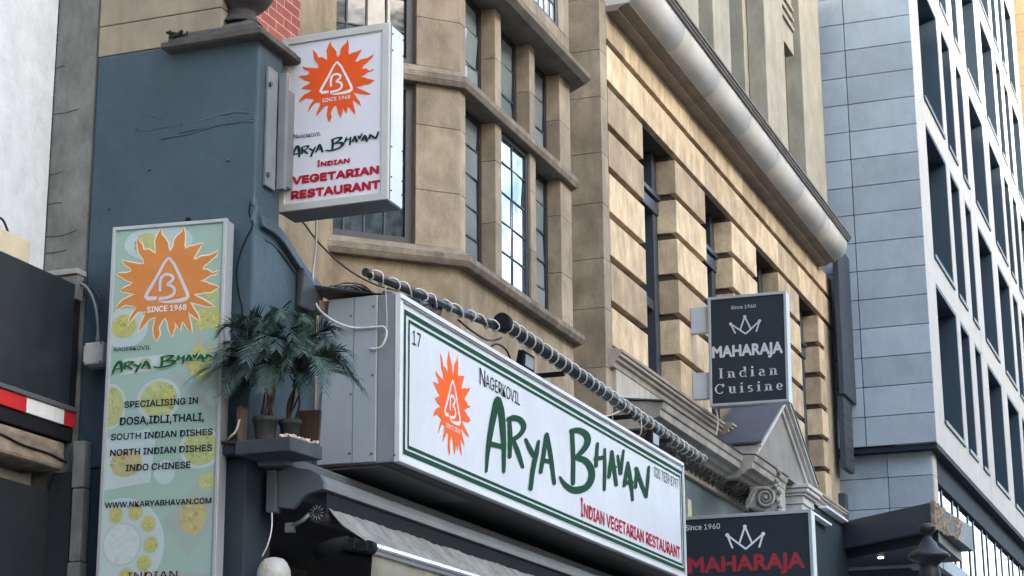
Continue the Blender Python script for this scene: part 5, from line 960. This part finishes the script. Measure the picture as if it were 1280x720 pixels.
# lower right windows strip
MB().box(-5.1, -4.93, 21.6, 25.4, 4.0, 5.33).build('transom_panel', NAVY, T)
mb = MB(); mb.box(-4.95, -4.845, 22.9, 24.05, 5.175, 5.20); mb.box(-4.95, -4.845, 24.0 - 0.2, 25.2, 5.365, 5.39); mb.build('white_light_strip', plain('white_batten', (0.8, 0.82, 0.82), 0.4), T)

# ---------------------------------------------------------------- dark duct and louvre at the far corner
T = thing('ventilation_duct', 'dark navy duct box running up the far stone corner', 'duct', (-4.97, 26.0, 6))
DUCT = mat('navy_duct_metal', (0.04, 0.052, 0.07), (0.03, 0.04, 0.055), scale=3, stretch=(1, 1, .2), rough=0.5)
MB().box(-4.90, -4.82, 25.20, 25.98, 7.06, 9.10).build('upper_box', DUCT, T, bevel=0.01)
mb = MB(); mb.box(-4.93, -4.86, 25.24, 25.80, 6.1, 7.058)
mb.build('lower_box', DUCT, T)
mb = MB()
for k in range(7): mb.box(-4.88, -4.856, 25.25, 25.79, 6.13 + k * 0.13, 6.17 + k * 0.13)
mb.build('louvre_blades', mat('grey_louvre', (0.06, 0.065, 0.07), rough=0.6), T)
o = MB().box(-5.1, -4.9, 24.12, 24.86, 5.40, 5.76).build('utility_box', DUCT, None, bevel=0.01) if False else MB().box(-5.1, -4.93, 25.42, 25.60, 5.28, 5.80).build('utility_box', DUCT, None, bevel=0.01)
tag(o, 'dark blue downpipe box beside stone corner above the canopy', 'box')

# ================================================================== BLACK RESTAURANT SIGNS
def crown(mb, P, w, d):
    """P: list of 9 px-traced points in sign plane: top, left, right, foot l, foot r, bottom v, inner l, inner r"""
    t, l, r, fl, fr_, bv, il, ir = P
    ribbon(mb, [fl, l], w, d); ribbon(mb, [l, bv], w, d + .0002); ribbon(mb, [bv, r], w, d + .0004); ribbon(mb, [r, fr_], w, d + .0006); ribbon(mb, [il, t], w, d + .0008); ribbon(mb, [t, ir], w, d + .001)
    for c in (t, l, r): mb.sheet([(c[0] + 2.1 * w * cos(k * pi / 8), c[1] + 2.1 * w * sin(k * pi / 8)) for k in range(16)], d + .0014)
def serif_text(mb, body, bx, d):
    """bold serif lettering from stems, bowls and slab serifs"""
    G = {'I': (0.42, 1.0, [('v', .21, 0, 1), ('s', .21, 0), ('s', .21, 1)]),
         'n': (0.66, 0.68, [('v', .17, 0, .66), ('v', .50, 0, .48), ('a', .335, .44, .165, .20, 0, 180), ('s', .17, 0), ('s', .50, 0), ('f', .17, .66)]),
         'u': (0.66, 0.68, [('v', .17, .2, .66), ('v', .50, 0, .66), ('a', .335, .2, .165, .19, 180, 360), ('f', .17, .66), ('f', .50, .66), ('g', .50, 0)]),
         'd': (0.64, 1.0, [('v', .50, 0, 1), ('a', .31, .33, .19, .31, 0, 360), ('f', .50, 1), ('g', .50, 0)]),
         'i': (0.34, 1.0, [('v', .17, 0, .66), ('s', .17, 0), ('f', .17, .66), ('o', .17, .90)]),
         'a': (0.60, 0.68, [('v', .42, .05, .5), ('a', .27, .48, .15, .17, 0, 160), ('a', .27, .2, .15, .18, 0, 360), ('g', .42, 0)]),
         'C': (0.86, 1.0, [('a', .45, .5, .34, .47, 42, 318), ('v', .74, .68, .98)]),
         's': (0.48, 0.68, [('a', .24, .48, .14, .17, 30, 240), ('a', .24, .18, .15, .17, -150, 80), ('d', .14, .40, .36, .26)]),
         'e': (0.56, 0.68, [('a', .29, .33, .19, .32, 0, 320), ('h', .12, .46, .36)])}
    x = 0.0; gap = 0.30; parts = []
    for ch in body:
        w, h, st = G[ch]; parts.append((x, st)); x += w + gap
    tot = x - gap; u0, u1, v0, v1 = bx; k = 0.088
    U = lambda q: u0 + (u1 - u0) * q / tot
    V = lambda q: v0 + (v1 - v0) * q
    def q4(a, b, c, e): mb.add([(U(a), -d, V(b)), (U(c), -d, V(b)), (U(c), -d, V(e)), (U(a), -d, V(e))], [(0, 1, 2, 3)])
    for ox, st in parts:
        for s in st:
            if s[0] == 'v': q4(ox + s[1] - k, s[2], ox + s[1] + k, s[3])
            elif s[0] == 's': q4(ox + s[1] - .19, max(s[2] - .06, 0), ox + s[1] + .19, max(s[2] - .06, 0) + .06)
            elif s[0] == 'f': q4(ox + s[1] - .17, s[2] - .06, ox + s[1], s[2])
            elif s[0] == 'g': q4(ox + s[1], 0, ox + s[1] + .17, .06)
            elif s[0] == 'h': q4(ox + s[1], s[2] - .07 - .1, ox + s[1] + s[3], s[2] - .1)
            elif s[0] == 'o': mb.sheet([(U(ox + s[1] + .095 * cos(t * pi / 8)), V(s[2] + .095 * sin(t * pi / 8))) for t in range(16)], d)
            elif s[0] == 'd': q = [(ox + s[1], s[2] - .05), (ox + s[3], s[4] - .05), (ox + s[3], s[4] + .07), (ox + s[1], s[2] + .07)]; mb.sheet([(U(a), V(b)) for a, b in q], d)
            elif s[0] == 'a':
                n = 20; out = []; inn = []
                for i in range(n + 1):
                    a = R(s[5] + (s[6] - s[5]) * i / n); th = 0.028 + 0.046 * abs(cos(a))
                    out.append((U(ox + s[1] + (s[3] + th) * cos(a)), V(s[2] + (s[4] + .02) * sin(a)))); inn.append((U(ox + s[1] + (s[3] - th) * cos(a)), V(s[2] + (s[4] - .055) * sin(a))))
                mb.add([(u, -d, v) for u, v in out + inn], [(i, i + 1, n + 2 + i, n + 1 + i) for i in range(n)])
T = thing('hanging_sign', 'dark slate square sign projecting from stone with white serif lettering', 'sign', (-4.823, 18.3, 5.543), 0, roll=-0.8)
W, Hh = 0.784, 1.095
MB().box(0.003, W - .003, 0.03, 0.155, 0.003, Hh - .003).build('case', ALU, T, True, bevel=0.006)
frame(T, W, Hh, 0.028, 0.03, ALU, -0.03)
MB().box(0.025, W - .025, 0.010, 0.028, 0.025, Hh - .025).build('panel', PANEL_DARK, T, True)
mb = MB(); crown(mb, [(.368, .872), (.226, .81), (.514, .818), (.271, .712), (.478, .712), (.374, .700), (.32, .745), (.425, .745)], 0.0075, -0.0085); mb.build('crown_emblem', SILVER_INK, T, True)
for w_, q_ in (('Indian', 2), ('Cuisine', 3)): serif_text(mb := MB(), w_, TEXTS['mup'][q_][1:], -0.0085); mb.build('serif_lettering', SILVER_INK, T, True)
line('MAHARAJA', [max(TEXTS['mup'][1][1], .033)] + list(TEXTS['mup'][1][2:]), -0.0085, 0.055, SILVER_INK, grot=False); line('Since 1960', TEXTS['mup'][0][1:], -0.0085, 0.008, SILVER_INK)
T2 = thing('sign_bracket', 'two pale metal plates fixing the slate hanging sign to stonework', 'bracket', (-4.96, 18.4, 6.1))
for z0, z1 in ((6.30, 6.56), (5.64, 5.90)): MB().box(-4.998, -4.79, 18.35, 18.42, z0, z1).build('plate', mat('pale_blue_grey_plate', (0.45, 0.49, 0.53), (0.4, 0.44, 0.48), rough=0.5), T2, bevel=0.004)
o = MB().tube(spline([(-4.80, 18.36, 5.56), (-4.77, 18.36, 5.50), (-4.76, 18.36, 5.40), (-4.775, 18.36, 5.30), (-4.80, 18.36, 5.24)]), 0.0075, 6).build('white_cable', CABLE_W, None); tag(o, 'white cable dangling below the slate hanging sign over the ledge', 'cable')
T = thing('hanging_sign', 'black sign low behind the long sign with dull red lettering', 'sign', (-4.9, 17.3, 3.2))
W, Hh = 1.235, 1.132
MB().box(0.003, W - .003, 0.03, 0.16, 0.003, Hh - .003).build('case', ALU, T, True, bevel=0.006)
frame(T, W, Hh, 0.03, 0.03, ALU, -0.03)
MB().box(0.025, W - .025, 0.010, 0.028, 0.025, Hh - .025).build('panel', PANEL_DARK, T, True)
mb = MB(); crown(mb, [(.627, 1.012), (.463, .945), (.792, .938), (.507, .824), (.749, .818), (.628, .812), (.572, .868), (.685, .866)], 0.0085, -0.0085); mb.build('crown_emblem', WHITE_INK, T, True); line('Since 1960', TEXTS['mlow'][0][1:], -0.0085, 0.0, WHITE_INK); serif_text(mb := MB(), 'Indian', (.3, .92, .36, .50), -0.0085); mb.build('serif_lettering', WHITE_INK, T, True)
line('MAHARAJA', TEXTS['mlow'][1][1:], -0.0085, 0.055, RED_DIM, grot=False)
MB().box(-4.998, -4.85, 17.38, 17.43, 3.5, 4.1).build('wall_plate', ALU, T)

# ================================================================== MODERN OFFICE BUILDING
T = thing('office_building', 'modern office block with blue grey end wall and white window grid', 'building', (-3.8, 33, 0))
ew = MB(); z = 6.49; prev = None
rows = [6.487 + 0.4035 * k for k in range(1, 38)]
z0 = 6.49
for z1 in rows:
    ew.box(-4.718, -3.8, 26.0, 26.05, z0 + 0.006, z1 - 0.006); ew.box(-6.2, -4.73, 26.0, 26.05, z0 + 0.006, z1 - 0.006); z0 = z1
ew.build('end_wall_panel', CLAD, T)
MB().box(-12, -4.40, 26.06, 41.4, 6.5, 21.6).build('core', JOINT, T)
lw = MB()
for z0, z1 in ((4.9, 5.27), (5.28, 5.685), (5.695, 6.098), (6.108, 6.478)):
    lw.box(-4.50, -3.915, 26.25, 26.3, z0, z1); lw.box(-5.6, -4.51, 26.25, 26.3, z0, z1)
lw.build('lower_end_panel', CLAD, T)
lc = MB()
for z0, z1 in ((4.9, 5.27), (5.28, 5.685), (5.695, 6.098), (6.108, 6.478)): lc.box(-4.3, -3.91, 26.303, 26.62, z0, z1)
lc.build('lower_corner_panel', CLAD_W, T)
WC = [(26.85, 28.75), (29.13, 30.08), (30.65, 31.36), (32.1, 33.87), (34.62, 36.3), (36.75, 37.55), (38.05, 38.8), (39.3, 40.6)]
WR = [(6.905 + 2.352 * k, 8.875 + 2.352 * k) for k in range(6)]
gr = MB(); ys = [26.053] + [v for c in WC for v in c] + [41.4]
for a, b in zip(ys[0::2], ys[1::2]):
    for k in range(6):
        gr.box(-4.35, -3.8, a, b, WR[k][0] + 0.003, WR[k][1] - 0.003)
zz = [6.487] + [v for r in WR for v in r] + [21.6]
for za, zb in zip(zz[0::2], zz[1::2]):
    for a, b in ((26.053, 31.48), (31.50, 36.5), (36.52, 41.4)): gr.box(-4.35, -3.8, a, b, za, zb)
gr.build('facade_grid', CLAD_W, T)
for k in range(6):
    for a, b in WC:
        w_ = MB(); w_.box(-4.38, -4.355, a, b, WR[k][0], WR[k][1]); w_.box(-4.354, -3.808, b - 0.03, b - 0.0005, WR[k][0] + .002, WR[k][1] - .002); w_.box(-4.354, -3.808, a + 0.0005, a + 0.03, WR[k][0] + .002, WR[k][1] - .002); w_.box(-4.354, -3.808, a + .031, b - .031, WR[k][1] - 0.03, WR[k][1] - .002)
        w_ = w_.build('window', JAMB, T)
        s = MB(); s.box(-4.35, -3.775, a + 0.02, b, WR[k][0] - 0.012, WR[k][0] + 0.03); s.build('sill', mat('dark_window_sill', (0.06, 0.068, 0.075), rough=0.4), w_)
        MB().box(-3.80, -3.772, a + 0.03, b - .02, WR[k][0] + 0.031, WR[k][0] + 0.037).build('sill_edge', ALU, w_)
so_ = MB(); so_.box(-5.9, -3.805, 26.06, 41.4, 6.42, 6.485); so_.build('soffit', NAVY, T)
MB().box(-6.2, -3.93, 26.65, 41.4, 6.08, 6.42).build('soffit_fascia', NAVY, T)
MB().box(-6.0, -4.0, 26.63, 41.4, 3.9, 6.08).build('ground_floor_core', JOINT, T)
gl = MB(); y = 26.68; pn = []
widths = [0.62, 0.86, 0.42, 0.86, 0.42, 0.86, 0.42, 0.9]
k = 0
while y < 40:
    w = widths[k % len(widths)]; g_ = MB().box(-3.998, -3.985, y, y + w, 5.1, 6.06).build('shop_glazing', G_STRIP, T); y += w + 0.12; k += 1
    MB().box(-3.998, -3.972, y - 0.11, y - 0.01, 4.9, 6.08).build('mullion', FRAME_BLK, T)
MB().box(-4.0, -3.90, 26.63, 41.4, 4.9, 5.09).build('stone_plinth', CLAD, T)

o = MB().box(-6, -3.45, 42.0, 52, 0, 26).build('brick_building', brick_mat('orange_block_wall', (0.50, 0.30, 0.16), (0.45, 0.26, 0.14), (0.30, 0.19, 0.11), 1.4, 0.42, 'XZ', 0.03), None); tag(o, 'sunlit orange brick building just showing beyond the office block', 'building')

# ---------------------------------------------------------------- charcoal canopy with a broken corner
T = thing('entrance_canopy', 'charcoal angled canopy with a broken end exposing rubble', 'canopy', (-4.3, 24.7, 5))
a = (-3.60, 24.0); dv = Vector((-1, 0.88, 0)).normalized(); L = 2.4; e = (a[0] + dv.x * L, a[1] + dv.y * L)
cn = MB(); cn.prism([(a[0], a[1], 5.06), (e[0], e[1], 5.06), (-5.3, 26.24, 5.06), (-3.45, 26.24, 5.06), (-3.47, 24.9, 5.06), (-3.55, 24.3, 5.06)], [(a[0], a[1], 5.385), (e[0], e[1], 5.385), (-5.3, 26.24, 5.385), (-3.45, 26.24, 5.385), (-3.47, 24.9, 5.30), (-3.55, 24.3, 5.36)])
cn.build('panelled_box', CHARCOAL, T)
mb = MB(); mb.hexa([(a[0] + .02, a[1] + .16, 4.93), (e[0], e[1] + .16, 4.93), (-5.3, 26.2, 4.93), (-3.6, 26.2, 4.93)], [(a[0] + .02, a[1] + .16, 5.058), (e[0], e[1] + .16, 5.058), (-5.3, 26.2, 5.058), (-3.6, 26.2, 5.058)])
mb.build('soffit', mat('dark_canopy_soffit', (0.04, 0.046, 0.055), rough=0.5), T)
rb = MB(); NR, NZ = 36, 14; vs = []
for i in range(NR + 1):
    t = i / NR; y = 24.0 + t * 1.1; nz = lambda s_, f_: mnoise.noise(Vector((t * f_, s_, 0.3)))
    z0 = 5.04 + 0.05 * nz(1, 9) + 0.02 * t; z1 = 5.40 - 0.09 * t + 0.05 * nz(5, 11)
    for k in range(NZ + 1):
        z = z0 + (z1 - z0) * k / NZ; vs.append((-3.585 + 0.14 * t + 0.03 * mnoise.noise(Vector((y * 7, z * 9, 0))) + 0.02 * mnoise.noise(Vector((y * 22, z * 22, 4))), y, z))
rb.add(vs, [(i * (NZ + 1) + k, (i + 1) * (NZ + 1) + k, (i + 1) * (NZ + 1) + k + 1, i * (NZ + 1) + k + 1) for i in range(NR) for k in range(NZ)])
k0 = len(rb.v); rb.add([(x - 0.05, y, z) for x, y, z in vs[:NZ + 1]] + vs[:NZ + 1], [(k, k + 1, NZ + 2 + k, NZ + 1 + k) for k in range(NZ)])
rb.build('broken_edge', RUBBLE, T)
lm = mat('lit_downlight', (0.9, 0.85, 0.7)); lb = lm.node_tree.nodes['Principled BSDF']; lb.inputs['Emission Color'].default_value = (1, 0.86, 0.6, 1); lb.inputs['Emission Strength'].default_value = 3.0
MB().lathe([(0.035, 0), (0.035, 0.012)], (-4.50, 25.35, 4.92), 16).build('downlight', lm, T)

# ---------------------------------------------------------------- street lamp in front
T = thing('street_lamp', 'black cast iron street lamp top in front of the canopy', 'street lamp', (-2.15, 14.0, 0.12))
c = (-2.15, 14.0, 0)
MB().lathe([(0.09, 0.12), (0.09, 0.9), (0.05, 1.0), (0.045, 2.7), (0.055, 2.75), (0.05, 3.1), (0.06, 3.2)], c, 20).build('post', IRON, T)
MB().lathe([(0.05, 3.2), (0.075, 3.26), (0.072, 3.33), (0.06, 3.36), (0.085, 3.385), (0.14, 3.415), (0.148, 3.43), (0.13, 3.45), (0.07, 3.49), (0.052, 3.53), (0.03, 3.55), (0.024, 3.58), (0.05, 3.60), (0.062, 3.625), (0.055, 3.645), (0.02, 3.66)], c, 28).build('lantern_cap', IRON, T)
